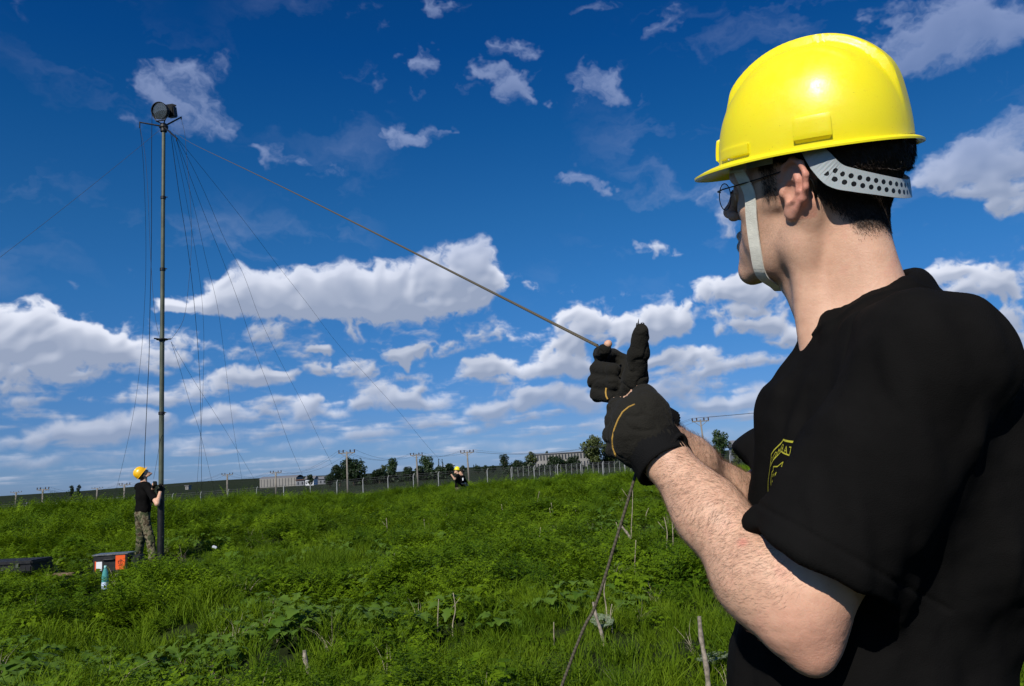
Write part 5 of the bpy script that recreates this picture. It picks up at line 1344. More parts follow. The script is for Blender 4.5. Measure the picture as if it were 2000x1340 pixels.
# ------------------------------------------------------------------ the crew further off
def crew(label, base, yaw, head_yaw, head_pitch, wrists, elbows, hat_mat, h=.009, feet=None, hat=True, skinny=1.0, trouser=None, lean=0.0, shirt_m=None):
    base = np.array(base, float); root = empty('person', base); tag(root, label, 'person')
    f = np.array([math.cos(yaw), math.sin(yaw), 0]); l = np.array([-f[1], f[0], 0]); R_ = np.stack([f, l, [0, 0, 1.]], 1)
    B_ = lambda x, y, z: base + R_ @ np.array([x + lean * max(z - .9, 0), y, z])
    nb = B_(.02, 0, 1.47); hr = rot3(head_yaw, head_pitch, 0); ho = nb + np.array([0, 0, .135]) + hr @ np.array([.02, 0, .02]); H = lambda p: ho + hr @ np.array(p, float)
    sh = [B_(0, .185, 1.42), B_(0, -.185, 1.42)]; W_ = [np.array(w, float) for w in wrists]; E_ = [np.array(e, float) for e in elbows]
    allp = np.array([base, ho + (0, 0, .2)] + W_ + E_ + sh); lo = allp.min(0) - .28; hi = allp.max(0) + .28; lo[2] = base[2] - .02
    G = Grid(*[ax_((lo[i], hi[i], h)) for i in range(3)])
    head_ops(G, H, hr, 1.0, True, False); G.cap(H((-.03, 0, -.03)), nb, .055, .06, .02); G.cap(sh[0], sh[1], .055, .055, .04)
    G.ell(B_(.01, 0, 1.28), (.11, .16, .22), R_, .05); G.ell(B_(.0, 0, .98), (.11, .155, .20), R_, .05)
    for i in range(2):
        G.chain([sh[i], E_[i], W_[i]], [.05, .042, .029], .02)
        dh = (W_[i] - E_[i]); dh /= np.linalg.norm(dh); up_ = np.array([0, 0, 1.]); sd_ = np.cross(dh, up_); sd_ /= np.linalg.norm(sd_) + 1e-9
        G.cap(W_[i], W_[i] + dh * .07, .030, .036, .01)
    ft = feet or [base + l * .13, base - l * .13]
    for i, p_ in enumerate(ft): G.chain([B_(0, .09 * (1 - 2 * i), .86), (B_(0, .09 * (1 - 2 * i), .86) + p_) / 2 + f * .02, p_ + (0, 0, .08)], [.075, .05, .035], .02)
    v, q_ = G.mesh(); v = smooth_mesh(v, q_, 2); o = adopt(root, mesh_obj('body', v, q_, M_skin))
    lc = (v - ho) @ hr; sc_ = ((lc[:, 2] > .0) & (lc[:, 0] < .03) | (lc[:, 0] < -.04) & (lc[:, 2] > -.05)) & (v[:, 2] > nb[2] + .05)
    fattr(o, 'scalp', sc_.astype(float)); fattr(o, 'stubble', np.zeros(len(v))); fattr(o, 'red', np.zeros(len(v)))
    G = Grid(*[ax_((lo[i], hi[i], h)) for i in range(3)])
    for i in range(2):
        mid = sh[i] + (E_[i] - sh[i]) * .82; G.cap(sh[i], mid, .066, .070, .03); a = (E_[i] - sh[i]) / np.linalg.norm(E_[i] - sh[i]); c = sh[i] + (E_[i] - sh[i]) * .78
        G.op(lambda X, Y, Z, c=c, a=a: -((X - c[0]) * a[0] + (Y - c[1]) * a[1] + (Z - c[2]) * a[2]), c - .10, c + .10, .004, 's')
    G.cap(sh[0], sh[1], .066, .066, .04); G.cap(nb - (0, 0, .01), nb + (0, 0, .005), .066, .062, .03)
    G.ell(B_(.012, 0, 1.26), (.128, .180, .25), R_, .05); G.ell(B_(.01, 0, 1.0), (.130, .175, .20), R_, .05); G.half(B_(0, 0, .87), (0, 0, -1), lo=lo, hi=hi)
    v, q_ = G.mesh(); v = smooth_mesh(v, q_, 2); n_ = vnormals(v, q_); v = v + n_ * (noise3(v * np.array([1, 1, .5]), .06, 3) * .009)[:, None]
    adopt(root, mesh_obj('t_shirt', v, q_, shirt_m or M_shirt))
    for o in trousers(B_(0, 0, .90), ft, f, l, h=h + .002): 
        adopt(root, o)
        if trouser and o.name.startswith('trousers'): o.data.materials[0] = trouser
    for i in range(2):
        dh = (W_[i] - E_[i]); dh /= np.linalg.norm(dh); g0 = W_[i] + dh * .05; gg = Grid(*[ax_((g0[k] - .14, g0[k] + .14, .005)) for k in range(3)]); sd_ = np.cross(dh, [0, 0, 1.]); sd_ /= np.linalg.norm(sd_) + 1e-9; u2 = np.cross(sd_, dh)
        gg.cap(W_[i] - dh * .01, W_[i] + dh * .06, .037, .040, .01)
        for k in range(4):
            b0 = W_[i] + dh * .075 + u2 * (.030 - .02 * k); gg.chain([b0, b0 + dh * .04 + sd_ * .01, b0 + dh * .045 - sd_ * .03, b0 + dh * .01 - sd_ * .045], [.012, .0115, .011, .010], .004)
        gg.chain([W_[i] + u2 * .02, W_[i] + u2 * .05 + dh * .04, W_[i] + u2 * .058 + dh * .075], [.018, .014, .012], .008)
        v, q_ = gg.mesh(); adopt(root, mesh_obj('glove', v, q_, M_glove))
    if hat:
        vs, fs = hat_mesh(HP, 64, list(np.linspace(.05, 1, 16)) + [1.2, 1.5, 1.8, 2.0]); hh = hr @ rot3(0, rad(4), 0)
        vs = [ho + hr @ np.array([-.003, 0, .046]) + hh @ v_ for v_ in vs]; adopt(root, autosmooth(mesh_obj('hard_hat', vs, fs, hat_mat), 40))
    else:
        gg = Grid(*[ax_((ho[k] - .16, ho[k] + .18, .006)) for k in range(3)]); gg.ell(H((-.012, 0, .055)), (.104, .084, .086), hr, .01); gg.half(H((0, 0, .03)), hr @ np.array([.25, 0, -1.]), lo=ho - .2, hi=ho + .2); gg.cap(H((.08, -.03, .05)), H((.08, .03, .05)), .022, .022, .02)
        v, q_ = gg.mesh(); adopt(root, mesh_obj('cap', v, q_, M_glove))
    return root
b1 = at(277, 1098, 14.55); b1[2] = ground_z(b1[0], b1[1])
w1 = at(300, 950, 14.45); w2 = at(314, 958, 14.5)
crew('man with amber hard hat and camouflage trousers looking up beside the mast', b1, rad(48), rad(30), rad(-58), [w1, w2], [at(293, 985, 14.95), at(307, 984, 14.3)], M_hat2,
     feet=[np.array([*at(270, 1097, 14.75)[:2], b1[2]]), np.array([*at(299, 1097, 14.4)[:2], b1[2]])], h=.009)
b2 = at(896, 975, 33.5); b2[2] = -.30
M_khaki = mat('khaki_cloth', (.12, .11, .06), rough=.95, spec=.1, var=.5, vscale=14)
r2 = crew('distant man in bright yellow hard hat holding a guy rope out in front', b2, rad(178), rad(190), rad(-12), [at(880, 925, 33.2), at(882, 926, 33.6)], [at(888, 936, 33.2), at(892, 937, 33.9)], M_hat, h=.014, trouser=M_khaki, lean=-.03)
mb = MB(); mb.box(at(904, 936, 33.25), (.05, .02, .11), None, .004); o = mb.build('badge', mat('white_paper', (.7, .72, .75), rough=.6, var=.05), None); adopt(r2, o)
b3 = at(905, 975, 34.3); b3[2] = -.38
crew('dark clothed man in a cap standing close behind the yellow hard hat', b3, rad(170), rad(200), rad(0), [at(900, 945, 34.2), at(905, 950, 34.6)], [at(909, 945, 34.2), at(913, 948, 34.7)], M_hat, h=.014, hat=False, trouser=M_black)
# ------------------------------------------------------------------ kit lying in the grass
M_case = mat('black_case_plastic', (.013, .013, .014), rough=.5, spec=.4, var=.3, bump=.4, bscale=80)
M_white = mat('white_paint', (.72, .74, .76), rough=.6, var=.06); M_orange = mat('orange_sticker', (.80, .11, .02), rough=.5, var=.05)
M_print = mat('dark_print', (.08, .03, .02), rough=.7, var=.05)
def case_thing(label, base, yaw, dims, lying):
    root = empty('equipment_case', base, yaw); tag(root, label, 'case')
    w, d, h = dims
    def cp(name, mb, m, parent=None): 
        o = autosmooth(mb.build(name, m, parent or root, False)); return o
    hl = h * .62
    mb = MB(); mb.box((0, 0, hl / 2), (w, d, hl), None, .02)
    for k in range(5): mb.box((-w * .4 + k * w * .2, 0, hl / 2), (.03, d + .012, hl - .04), None, .004)
    cp('body', mb, M_case)
    mb = MB(); mb.box((0, 0, hl + .006 + (h - hl) / 2), (w, d, h - hl), None, .02)
    for k in range(4): mb.box((0, -d * .3 + k * d * .2, h + .004), (w - .08, .03, .012), None, .004)
    cp('lid', mb, M_case)
    for s_ in (-1, 1):
        mb = MB(); mb.box((s_ * w * .28, -d / 2 - .008, hl), (.05, .018, .07), None, .004); cp('latch', mb, M_alu)
    mb = MB(); mb.tube(spline([(-.09, -d / 2, hl * .5), (-.085, -d / 2 - .035, hl * .5), (.085, -d / 2 - .035, hl * .5), (.09, -d / 2, hl * .5)]), .010, 8); cp('handle', mb, M_case)
    return root
c1 = P_CASE + np.array([0, 0, .14])
case_thing('long black hard case with ribbed lid lying low in the grass', c1, rad(-6), (1.15, .55, .19), True)
# open orange-labelled kit box
c2 = P_KIT + np.array([0, 0, .02])
kb = empty('equipment_case', c2, rad(4)); tag(kb, 'black upright case with an orange sticker and a white label', 'case')
KW, KD, KH = .56, .32, .27
mb = MB(); mb.box((0, 0, KH / 2), (KW, KD, KH), None, .012); autosmooth(mb.build('body', M_case, kb))
mb = MB(); mb.box((0, -.01, KH + .012), (KW + .03, KD + .02, .022), None, .005); autosmooth(mb.build('rim', M_alu, kb))
mb = MB(); mb.box((KW / 2 + .10, .03, KH / 2 - .02), (.16, KD * .8, KH - .03), None, .02); autosmooth(mb.build('side_pocket', M_case, kb))
mb = MB(); mb.box((KW * .30, -KD / 2 - .004, KH / 2 + .01), (.155, .006, .235)); st = mb.build('orange_label', M_orange, kb)
mb = MB()
for a_p, b_p in (((-.02, .04), (-.035, -.01)), ((-.035, -.01), (-.01, -.03)), ((.02, .05), (.03, -.02)), ((.03, -.02), (0, -.05)), ((-.04, .02), (.04, .03)), ((-.03, -.05), (.035, -.045)), ((0, .055), (0, -.03))):
    mb.tube([(KW * .30 + a_p[0], -KD / 2 - .0085, KH / 2 + .01 + a_p[1]), (KW * .30 + b_p[0], -KD / 2 - .0085, KH / 2 + .01 + b_p[1])], .004, 5)
mb.build('print', M_print, kb).parent = kb
mb = MB(); mb.box((-KW * .32, -KD / 2 - .004, KH / 2 - .03), (.10, .006, .14)); mb.build('white_label', M_white, kb)
mb = MB(); mb.box((-KW * .42, -KD / 2 - .004, KH / 2 - .03), (.02, .006, .16)); mb.build('red_strip', M_orange, kb)
mb = MB(); mb.tube(spline([(-.10, -KD / 2, .20), (-.095, -KD / 2 - .03, .205), (.06, -KD / 2 - .03, .205), (.065, -KD / 2, .20)]), .010, 8); mb.box((-.02, -KD / 2 - .004, .20), (.22, .008, .06), None, .002); autosmooth(mb.build('handle', M_case, kb))
# water bottle
M_pet = bpy.data.materials.new('teal_bottle_plastic'); M_pet.use_nodes = True; b = M_pet.node_tree.nodes['Principled BSDF']
b.inputs['Base Color'].default_value = (.16, .60, .58, 1); b.inputs['Roughness'].default_value = .12; b.inputs['Transmission Weight'].default_value = .55; b.inputs['IOR'].default_value = 1.33
bt = P_BOTTLE + np.array([0, 0, .03])
bot = empty('water_bottle', bt); tag(bot, 'teal plastic water bottle standing in the grass before the kit box', 'bottle')
def lathe_part(name, prof, m, parent, n=28):
    mb = MB(); mb.lathe(prof, n); return autosmooth(mb.build(name, m, parent), 60)
lathe_part('body', [(.001, 0), (.036, 0), (.044, .010), (.045, .06), (.042, .075), (.045, .09), (.045, .17), (.042, .20), (.034, .245), (.020, .285), (.0145, .300), (.0145, .315), (.001, .315)], M_pet, bot)
lathe_part('label', [(.0455, .012), (.0465, .014), (.0465, .105), (.0455, .107)], mat('pale_blue_label', (.55, .68, .85), rough=.4, var=.1), bot)
lathe_part('cap', [(.016, .298), (.0175, .300), (.0175, .325), (.015, .328), (.001, .328)], mat('mint_cap', (.35, .65, .62), rough=.4), bot)
# scrap of white litter and trodden board
sc0 = at(419, 1077, 15.2); sc0[2] = ground_z(sc0[0], sc0[1]) + .18
mb = MB(); mb.box((0, 0, 0), (.09, .05, .05), rot3(.4, .5, .3), .012); o = autosmooth(mb.build('litter_scrap', M_white, None)); o.location = sc0; tag(o, 'small white scrap of litter in the weeds right of the mast', 'litter')
pk0 = ground_hit(118, 1128) + np.array([0, 0, .05])
mb = MB(); mb.box((0, 0, 0), (.42, .10, .03), rot3(.1, .03, .1), .004); o = mb.build('plank', mat('weathered_board', (.20, .13, .08), rough=.9, var=.4, vscale=12), None); o.location = pk0; tag(o, 'short weathered brown plank lying between the two cases', 'plank')

# dry dead stalks standing out of the green
ST = [(757, 1012, 1046, 17), (832, 1014, 1048, 16.5), (843, 1022, 1046, 17), (851, 1020, 1048, 17), (879, 1004, 1042, 19), (986, 985, 1016, 19), (992, 1020, 1050, 16), (1008, 1000, 1030, 17.5), (1024, 1010, 1030, 18), (1075, 992, 1024, 17), (1081, 982, 1022, 17.5), (1116, 1000, 1026, 17), (1128, 996, 1020, 17.3), (1160, 998, 1016, 17.5), (1050, 1030, 1062, 14), (1233, 940, 1030, 13), (1262, 992, 1012, 16), (1210, 1020, 1048, 12.5), (1312, 1004, 1036, 11), (1184, 1120, 1180, 6.5), (1195, 1180, 1215, 6.2), (767, 1080, 1110, 11), (1083, 1215, 1262, 6.2), (855, 1170, 1238, 6.8), (884, 1158, 1215, 6.9), (1240, 1055, 1100, 9), (1049, 960, 985, 21), (1300, 1010, 1040, 10)]
for i, (px_, y0, y1, d) in enumerate(ST):
    a = at(px_, y1 + 6, d); b_ = at(px_ + rnd.uniform(-8, 6), y0, d); g0 = ground_z(a[0], a[1])
    a[2] = min(a[2], g0 + .25); r_ = .0035 + .00035 * d
    bend_ = CAM_R * rnd.gauss(0, .012) ; pts = [a - np.array([0, 0, max(a[2] - g0, 0)]), a, a + (b_ - a) * .5 + bend_, b_]
    mb = MB(); mb.tube(spline(pts, 4), np.linspace(r_ * 1.3, r_ * .6, 13).tolist(), 6)
    if i % 3 == 0: m1 = a + (b_ - a) * .55; mb.tube([m1, m1 + (b_ - a) * .3 + CAM_R * rnd.choice((-1, 1)) * np.linalg.norm(b_ - a) * .22], [r_ * .6, r_ * .3], 5)
    rank = sorted(q_[0] for q_ in ST).index(px_) + 1; frm = rank if rank <= 14 else len(ST) + 1 - rank
    lab = '%s %s dead stalk, %s from the %s among the bleached stalks' % ('tall' if (y1 - y0) > 40 else 'short', 'forked' if i % 3 == 0 else 'single', ['', 'first', 'second', 'third', 'fourth', 'fifth', 'sixth', 'seventh', 'eighth', 'ninth', 'tenth', 'eleventh', 'twelfth', 'thirteenth', 'fourteenth'][frm], 'left' if rank <= 14 else 'right')
    o = mb.build('dry_stalk', M_dry, None, True, origin=a); tag(o, lab, 'stalk', 'bleached dead stalks in the meadow')
M_stake = mat('grey_split_wood', (.26, .22, .17), rough=.95, var=.45, vscale=30, bump=1.0, bscale=120)
def stick(label, px0, px1, d, r):
    a, b_ = at(*px1, d), at(*px0, d + .05); mb = MB(); n_ = 9; pts = [a + (b_ - a) * t + CAM_R * .004 * math.sin(t * 7) + CAM_U * 0 for t in np.linspace(-.25, 1, n_)]
    mb.tube(pts, [r * (1.15 - .35 * i / n_ + .18 * math.sin(i * 2.3)) for i in range(n_)], 9); o = autosmooth(mb.build('dead_branch', M_stake, None, False, origin=a), 50); tag(o, label, 'branch')
stick('thick weathered grey stake standing in the grass by the man’s elbow', (1365, 1204), (1383, 1335), 4.9, .016)
stick('pale bleached stick leaning in the grass left of the hanging rope', (1158, 1176), (1178, 1252), 6.0, .013)
stick('short brown broken branch near the bottom of the meadow', (594, 1270), (604, 1325), 5.6, .018)
stick('pale thin stick lying slanted behind the hanging rope', (1210, 1022), (1228, 1046), 12, .018)

# ------------------------------------------------------------------ perimeter fence with cranked concrete posts
M_conc = mat('pale_concrete', (.30, .31, .30), rough=.9, var=.15, vscale=3)
M_mesh = bpy.data.materials.new('chain_link'); M_mesh.use_nodes = True; q = NT(M_mesh.node_tree); b = q.n['Principled BSDF']; b.inputs['Base Color'].default_value = (.10, .11, .10, 1)
tr_ = q.new('ShaderNodeBsdfTransparent'); mx_ = q.new('ShaderNodeMixShader'); uvn = q.new('ShaderNodeTexCoord').outputs['UV']
sp_ = q.new('ShaderNodeSeparateXYZ'); q.l.new(uvn, sp_.inputs[0])
def band_(v): return q.math('LESS_THAN', q.math('FRACT', v), .035)
wire_ = q.math('MAXIMUM', band_(q.math('DIVIDE', q.math('ADD', sp_.outputs[0], sp_.outputs[1]), .09)), band_(q.math('DIVIDE', q.math('SUBTRACT', sp_.outputs[0], sp_.outputs[1]), .09)))
q.l.new(wire_, mx_.inputs[0]); q.l.new(tr_.outputs[0], mx_.inputs[1]); q.l.new(b.outputs[0], mx_.inputs[2]); q.l.new(mx_.outputs[0], q.n['Material Output'].inputs[0])
def fence(label, posts, hgt, r, crank, crank_dir):
    """posts: ground points"""
    root = empty('security_fence', posts[0]); tag(root, label, 'fence')
    for p in posts:
        mb = MB(); p = np.array(p); mb.tube([p - (0, 0, .2), p + (0, 0, hgt)], [r * 1.1, r], 8); mb.tube([p + (0, 0, hgt - r), p + (0, 0, hgt + crank) + crank_dir * crank * .8], [r, r * .8], 8)
        adopt(root, mb.build('post', M_conc, None, False))
    vs, fs, uv = [], [], []; L = 0
    for i, p in enumerate(posts):
        if i: L += math.dist(posts[i][:2], posts[i - 1][:2])
        vs += [np.array(p) + (0, .06, .05), np.array(p) + (0, .06, hgt - .05)]; uv += [(L, 0), (L, hgt)]
    fs = [(2 * i, 2 * i + 2, 2 * i + 3, 2 * i + 1) for i in range(len(posts) - 1)]
    o = mesh_obj('wire_mesh', vs, fs, M_mesh, None, False); l_ = o.data.uv_layers.new(name='UVMap'); lv = np.zeros(len(o.data.loops), np.int32); o.data.loops.foreach_get('vertex_index', lv)
    l_.data.foreach_set('uv', np.array(uv, np.float32)[lv].ravel()); adopt(root, o)
    for z_ in (hgt * .98, hgt * .5, hgt + crank * .6):
        mb = MB(); off = crank_dir * (crank * .5 if z_ > hgt else 0); mb.tube([np.array(p) + off + (0, 0, z_) for p in posts], .012, 4); adopt(root, mb.build('line_wire', M_alu, None))
def gp(px, py, d, dz=0):
    p = at(px, py, d); p[2] = ground_z(p[0], p[1]) + dz; return p
fx = [-60, -4, 52, 112, 170, 228, 283, 337, 392, 445, 501, 554, 606, 658, 709, 758, 808, 857, 905, 953, 1000, 1045, 1091, 1137, 1180, 1223, 1265, 1307, 1349, 1390, 1431, 1472, 1515, 1560, 1610, 1670, 1740, 1820]
posts = [gp(x_, 950, 74 + (x_ - 500) * .004) for x_ in fx]
fence('long wire fence on cranked pale concrete posts across the field', posts, 2.55, .042, .20, np.array([.75, -.3, 0]))
posts2 = [gp(x_, 905, 190 - (x_ - 1000) * .12) for x_ in np.arange(1000, 1262, 10.5)]
fence('distant white post fence in front of the long pale building', posts2, 2.0, .04, .25, np.array([.6, -.3, 0]))

# ------------------------------------------------------------------ overhead line
M_pole = mat('weathered_pole', (.20, .18, .15), rough=.9, var=.2, vscale=2)
M_ins = mat('brown_insulator', (.05, .03, .025), rough=.4)
M_line = mat('power_wire', (.06, .065, .07), rough=.6)
def utility_pole(label, px, ytop, d, lean=0.0):
    b_ = gp(px, 950, d); 
    # height from the surveyed top
    a_, c_ = 0.0, 40.0
    for _ in range(40):
        m_ = (a_ + c_) / 2
        if proj_((b_ + (0, 0, m_))[None])[1][0] > ytop: a_ = m_
        else: c_ = m_
    Hh = a_; root = empty('utility_pole', b_); tag(root, label, 'utility pole', None)
    r_ = max(.10, .0011 * d); t = np.array([lean * Hh, 0, Hh])
    mb = MB(); mb.tube([b_ - (0, 0, .3), b_ + t], [r_ * 1.25, r_ * .85], 10); adopt(root, mb.build('pole', M_pole, None, True))
    w = max(1.0, 22 / 1540 * d * .5) ; c = b_ + t - np.array([0, 0, .03 * Hh]); mb = MB(); mb.box(c, (2 * w, .12, .12)); mb.tube([c + (-.8 * w, 0, 0), c - (0, 0, .09 * Hh)], .03, 6); mb.tube([c + (.8 * w, 0, 0), c - (0, 0, .09 * Hh)], .03, 6)
    ca = adopt(root, mb.build('crossarm', M_pole, None)); tips = []
    for k in (-1, -.45, .45, 1):
        q0 = c + (k * w * .95, 0, .06); mb = MB(); mb.lathe([(.05, 0), (.09, .08), (.06, .16), (.10, .24), (.05, .34)], 10, (0, 0, 1), q0); i_ = mb.build('insulator', M_ins, None, True); i_.parent = ca; tips.append(q0 + (0, 0, .34))
    return root, tips
def wires(root, A_, B_, sag):
    for k in (0, 1, 3):
        mb = MB(); mb.tube(sag_line(A_[k], B_[k], sag, 14), .012, 4); adopt(root, mb.build('wire', M_line, None, True))
rA, tA = utility_pole('tall pole with a crossarm right of the clenched gloves', 1385, 819, 92, -.04)
rB, tB = utility_pole('wooden pole with a crossarm just right of the two distant men', 917, 882, 118, -.02)
rC, tC = utility_pole('wooden pole with a crossarm amid the round trees', 817, 887, 128, -.02)
rD, tD = utility_pole('stout wooden pole in front of the big dark tree clump', 679, 882, 96)
rE, tE = utility_pole('thin pole standing before the long white storage building', 539, 922, 150)
rF, tF = utility_pole('thin pole left of the white storage building', 444, 926, 165)
rG, tG = utility_pole('pole with a crossarm just left of the amber hard hat', 243, 946, 150)
rH, tH = utility_pole('stout pole with a crossarm near the left edge', 84, 955, 130)
rI, tI = utility_pole('small far pole between the left edge and the pair of bushes', 32, 961, 260)
rJ, tJ = utility_pole('small far pole right of the pair of bushes', 190, 953, 260)
for r_, a_, b__, s_ in ((rA, tA, tB, 2.0), (rB, tB, tC, .8), (rC, tC, tD, 1.2), (rD, tD, tE, 1.5), (rE, tE, tF, 1.2), (rF, tF, tG, 1.6), (rG, tG, tH, 1.4)): wires(r_, a_, b__, s_)
far_a = [p + np.array([60., -30, 4]) for p in tA]; wires(rA, tA, far_a, 1.0)
mb = MB()
for dz in (0,): mb.tube(sag_line(at(1640, 800, 60), at(900, 874, 170), 3.0, 20), .02, 4)

# ------------------------------------------------------------------ far trees and buildings
def tree(label, px, ybase, ytop, wpx, d, kind=0, group=None, dark=None, seed=0, sink=0):
    R = np.random.default_rng(seed + int(px)); b_ = gp(px, 950, d)
    zt = at(px, ytop, d)[2]; Hh = zt - b_[2]; Wd = wpx / FPX * d / 2
    root = empty('tree', b_); tag(root, label, 'tree', group)
    nb_ = {0: 16, 1: 9, 2: 22}[kind]; cen = []; rad_ = []
    for k in range(nb_):
        u = R.random(); z = Hh * (.22 + .70 * (k + .5) / nb_); env = math.sin(PI * min(max((z / Hh - .12) / .93, 0), 1)) ** .6
        if kind == 1: env *= .8 * (1.1 - z / Hh)
        a = R.uniform(0, 6.28); rr_ = Wd * env * R.uniform(.15, .62); cen.append([rr_ * math.cos(a), rr_ * math.sin(a), z]); rad_.append(Wd * env * R.uniform(.32, .55) + .02 * Hh)
    cen = np.array(cen); rad_ = np.array(rad_); n = 2600 if d < 400 else 1500
    k = R.choice(len(cen), n, p=rad_ ** 2 / (rad_ ** 2).sum()); dirs = R.normal(size=(n, 3)); dirs /= np.linalg.norm(dirs, axis=1)[:, None]
    P_ = cen[k] + dirs * (rad_[k] * R.uniform(.55, 1.08, n))[:, None] * np.array([1, 1, .85]); P_ = P_ + b_
    s_ = max(.12, Wd * .085) * R.uniform(.6, 1.3, n)[:, None]; t1 = R.normal(size=(n, 3)); t1 /= np.linalg.norm(t1, axis=1)[:, None]; nn = dirs + R.normal(0, .5, (n, 3)); t2 = np.cross(nn, t1); t2 /= np.linalg.norm(t2, axis=1)[:, None]; t1 = np.cross(t2, nn); t1 /= np.linalg.norm(t1, axis=1)[:, None]
    vs = np.stack([P_ - t1 * s_, P_ + t2 * s_ * .6, P_ + t1 * s_, P_ - t2 * s_ * .6], 1).reshape(-1, 3)
    adopt(root, mesh_obj('crown', vs, np.arange(4 * n).reshape(-1, 4), dark or M_tree, None, False))
    mb = MB(); mb.tube([b_ - (0, 0, .3), b_ + (0, 0, Hh * .3), b_ + (Wd * .05, 0, Hh * .62)], [Wd * .10 + .06, Wd * .07 + .04, .04], 8)
    for q_ in range(6):
        c = cen[R.integers(len(cen))] + b_; mb.tube([b_ + (0, 0, Hh * R.uniform(.2, .4)), (b_ + (0, 0, Hh * .4)) * .45 + c * .55, c], [Wd * .05 + .03, .05, .02], 6)
    adopt(root, mb.build('trunk', M_bark, None, True)); return root
M_tree_d = leaf_mat('dark_tree_leaf', (.008, .020, .006), (.022, .042, .012), trans=.15)
M_tree_y = leaf_mat('olive_tree_leaf', (.035, .055, .012), (.085, .105, .028), trans=.2)
GRP = 'trees on the skyline'
tree('broad dark bushy tree right behind the stout pole', 692, 935, 894, 58, 210, 2, GRP, M_tree_d)
tree('smaller rounded tree touching the broad dark bushy one', 664, 935, 906, 34, 212, 0, GRP, M_tree_d)
tree('round topped tree standing between the two crossarm poles', 768, 925, 893, 34, 230, 0, GRP)
tree('round topped tree just right of the middle pole', 836, 920, 889, 34, 235, 0, GRP)
tree('low dark shrub left of the middle pole', 798, 926, 911, 24, 225, 0, GRP, M_tree_d)
tree('low dark shrub between the round topped trees and the broad clump', 742, 930, 917, 32, 222, 0, GRP, M_tree_d)
tree('low dark shrub right of the second round topped tree', 862, 922, 911, 30, 228, 0, GRP, M_tree_d)
tree('small bush by the white house', 645, 938, 924, 26, 215, 0, GRP, M_tree_d)
tree('small bush at the end of the storage building', 606, 942, 926, 16, 240, 0, GRP, M_tree_d)
tree('grey sparse tree left of the round topped trees', 748, 926, 907, 20, 240, 0, GRP, M_tree_y)
tree('thin columnar tree left of the two distant men', 859, 915, 893, 6, 300, 1, GRP, M_tree_d)
tree('second thin columnar tree beside the distant men', 866, 915, 893, 7, 300, 1, GRP, M_tree_d)
tree('dark conical tree standing alone left of the long building', 988, 915, 886, 24, 260, 0, GRP, M_tree_d)
tree('olive green tree at the left end of the long building', 1040, 912, 880, 28, 250, 0, GRP, M_tree_y)
tree('small round tree rising above the long building roof', 1073, 890, 878, 11, 330, 0, GRP, M_tree_y)
tree('tall leafy tree at the right end of the long building', 1163, 905, 852, 58, 240, 2, GRP, M_tree_y)
tree('leafy tree half hidden behind the lower glove', 1196, 905, 862, 40, 245, 0, GRP, M_tree_y)
tree('dark low shrub before the middle of the long building', 1085, 905, 892, 40, 245, 0, GRP, M_tree_d)
tree('dark low shrub before the right part of the long building', 1122, 903, 892, 34, 243, 0, GRP, M_tree_d)
tree('dark low shrub right of the conical tree', 1012, 915, 900, 30, 262, 0, GRP, M_tree_d)
def hedge(label, x0, x1, ytop, d, seed, m):
    R = np.random.default_rng(seed); a, b_ = gp(x0, 930, d), gp(x1, 930, d); n = 5200; t = R.random(n); root = empty('hedge', (a + b_) / 2); tag(root, label, 'hedge')
    hh = at((x0 + x1) / 2, ytop, d)[2] - a[2]; prof = (.55 + .45 * np.sin(t * 31 + seed) * np.sin(t * 13 + 2)) * hh
    P_ = a + (b_ - a) * t[:, None] + np.stack([R.normal(0, .3, n), R.normal(0, 1.2, n), prof * R.random(n) ** .6], 1); s_ = R.uniform(.25, .6, n)[:, None]
    t1 = R.normal(size=(n, 3)); t1 /= np.linalg.norm(t1, axis=1)[:, None]; t2 = np.cross(t1, R.normal(size=(n, 3))); t2 /= np.linalg.norm(t2, axis=1)[:, None]
    vs = np.stack([P_ - t1 * s_, P_ + t2 * s_ * .6, P_ + t1 * s_, P_ - t2 * s_ * .6], 1).reshape(-1, 3); adopt(root, mesh_obj('foliage', vs, np.arange(4 * n).reshape(-1, 4), m, None, False))
hedge('long dark hedge running along the foot of the skyline trees', 690, 885, 912, 226, 3, M_tree_d)
hedge('low dark hedge in front of the long pale building', 985, 1215, 897, 247, 5, M_tree_d)
tree('lone round tree right of the tall pole', 1416, 885, 837, 46, 150, 0, GRP)
tree('low shrub beside the lone round tree', 1446, 890, 868, 26, 150, 0, GRP, M_tree_y)
tree('low shrub behind the man’s forearm', 1480, 890, 862, 40, 150, 0, GRP, M_tree_d)
tree('left one of a pair of small dark trees near the left edge', 139, 962, 947, 12, 330, 0, GRP, M_tree_d)
tree('right one of a pair of small dark trees near the left edge', 154, 960, 945, 9, 330, 0, GRP, M_tree_d)
for k, (x_, t_) in enumerate(((927, 906), (932, 904), (939, 908))): tree(('leftmost', 'middle', 'rightmost')[k] + ' of the three thin saplings right of the two distant men', x_, 915, t_, 4, 320, 1, 'thin saplings right of the distant men', M_tree_d, k)
for k, x_ in enumerate((950, 965, 905, 935)): tree('tiny dark horizon bush, ' + ('third', 'fourth', 'first', 'second')[k] + ' one right of the distant men', x_, 916, 909, 16, 300, 0, 'tiny horizon bushes right of the distant men', M_tree_d, 20 + k)
M_wallp = mat('pale_plaster', (.25, .24, .22), rough=.9, var=.12, vscale=.3); M_wallg = mat('grey_render', (.20, .21, .23), rough=.9, var=.1, vscale=.3)
M_win = mat('dark_window', (.03, .035, .045), rough=.3, spec=.5); M_roof = mat('grey_roof_sheet', (.17, .17, .18), rough=.8, var=.1); M_roofr = mat('brown_roof_tile', (.12, .07, .05), rough=.9)
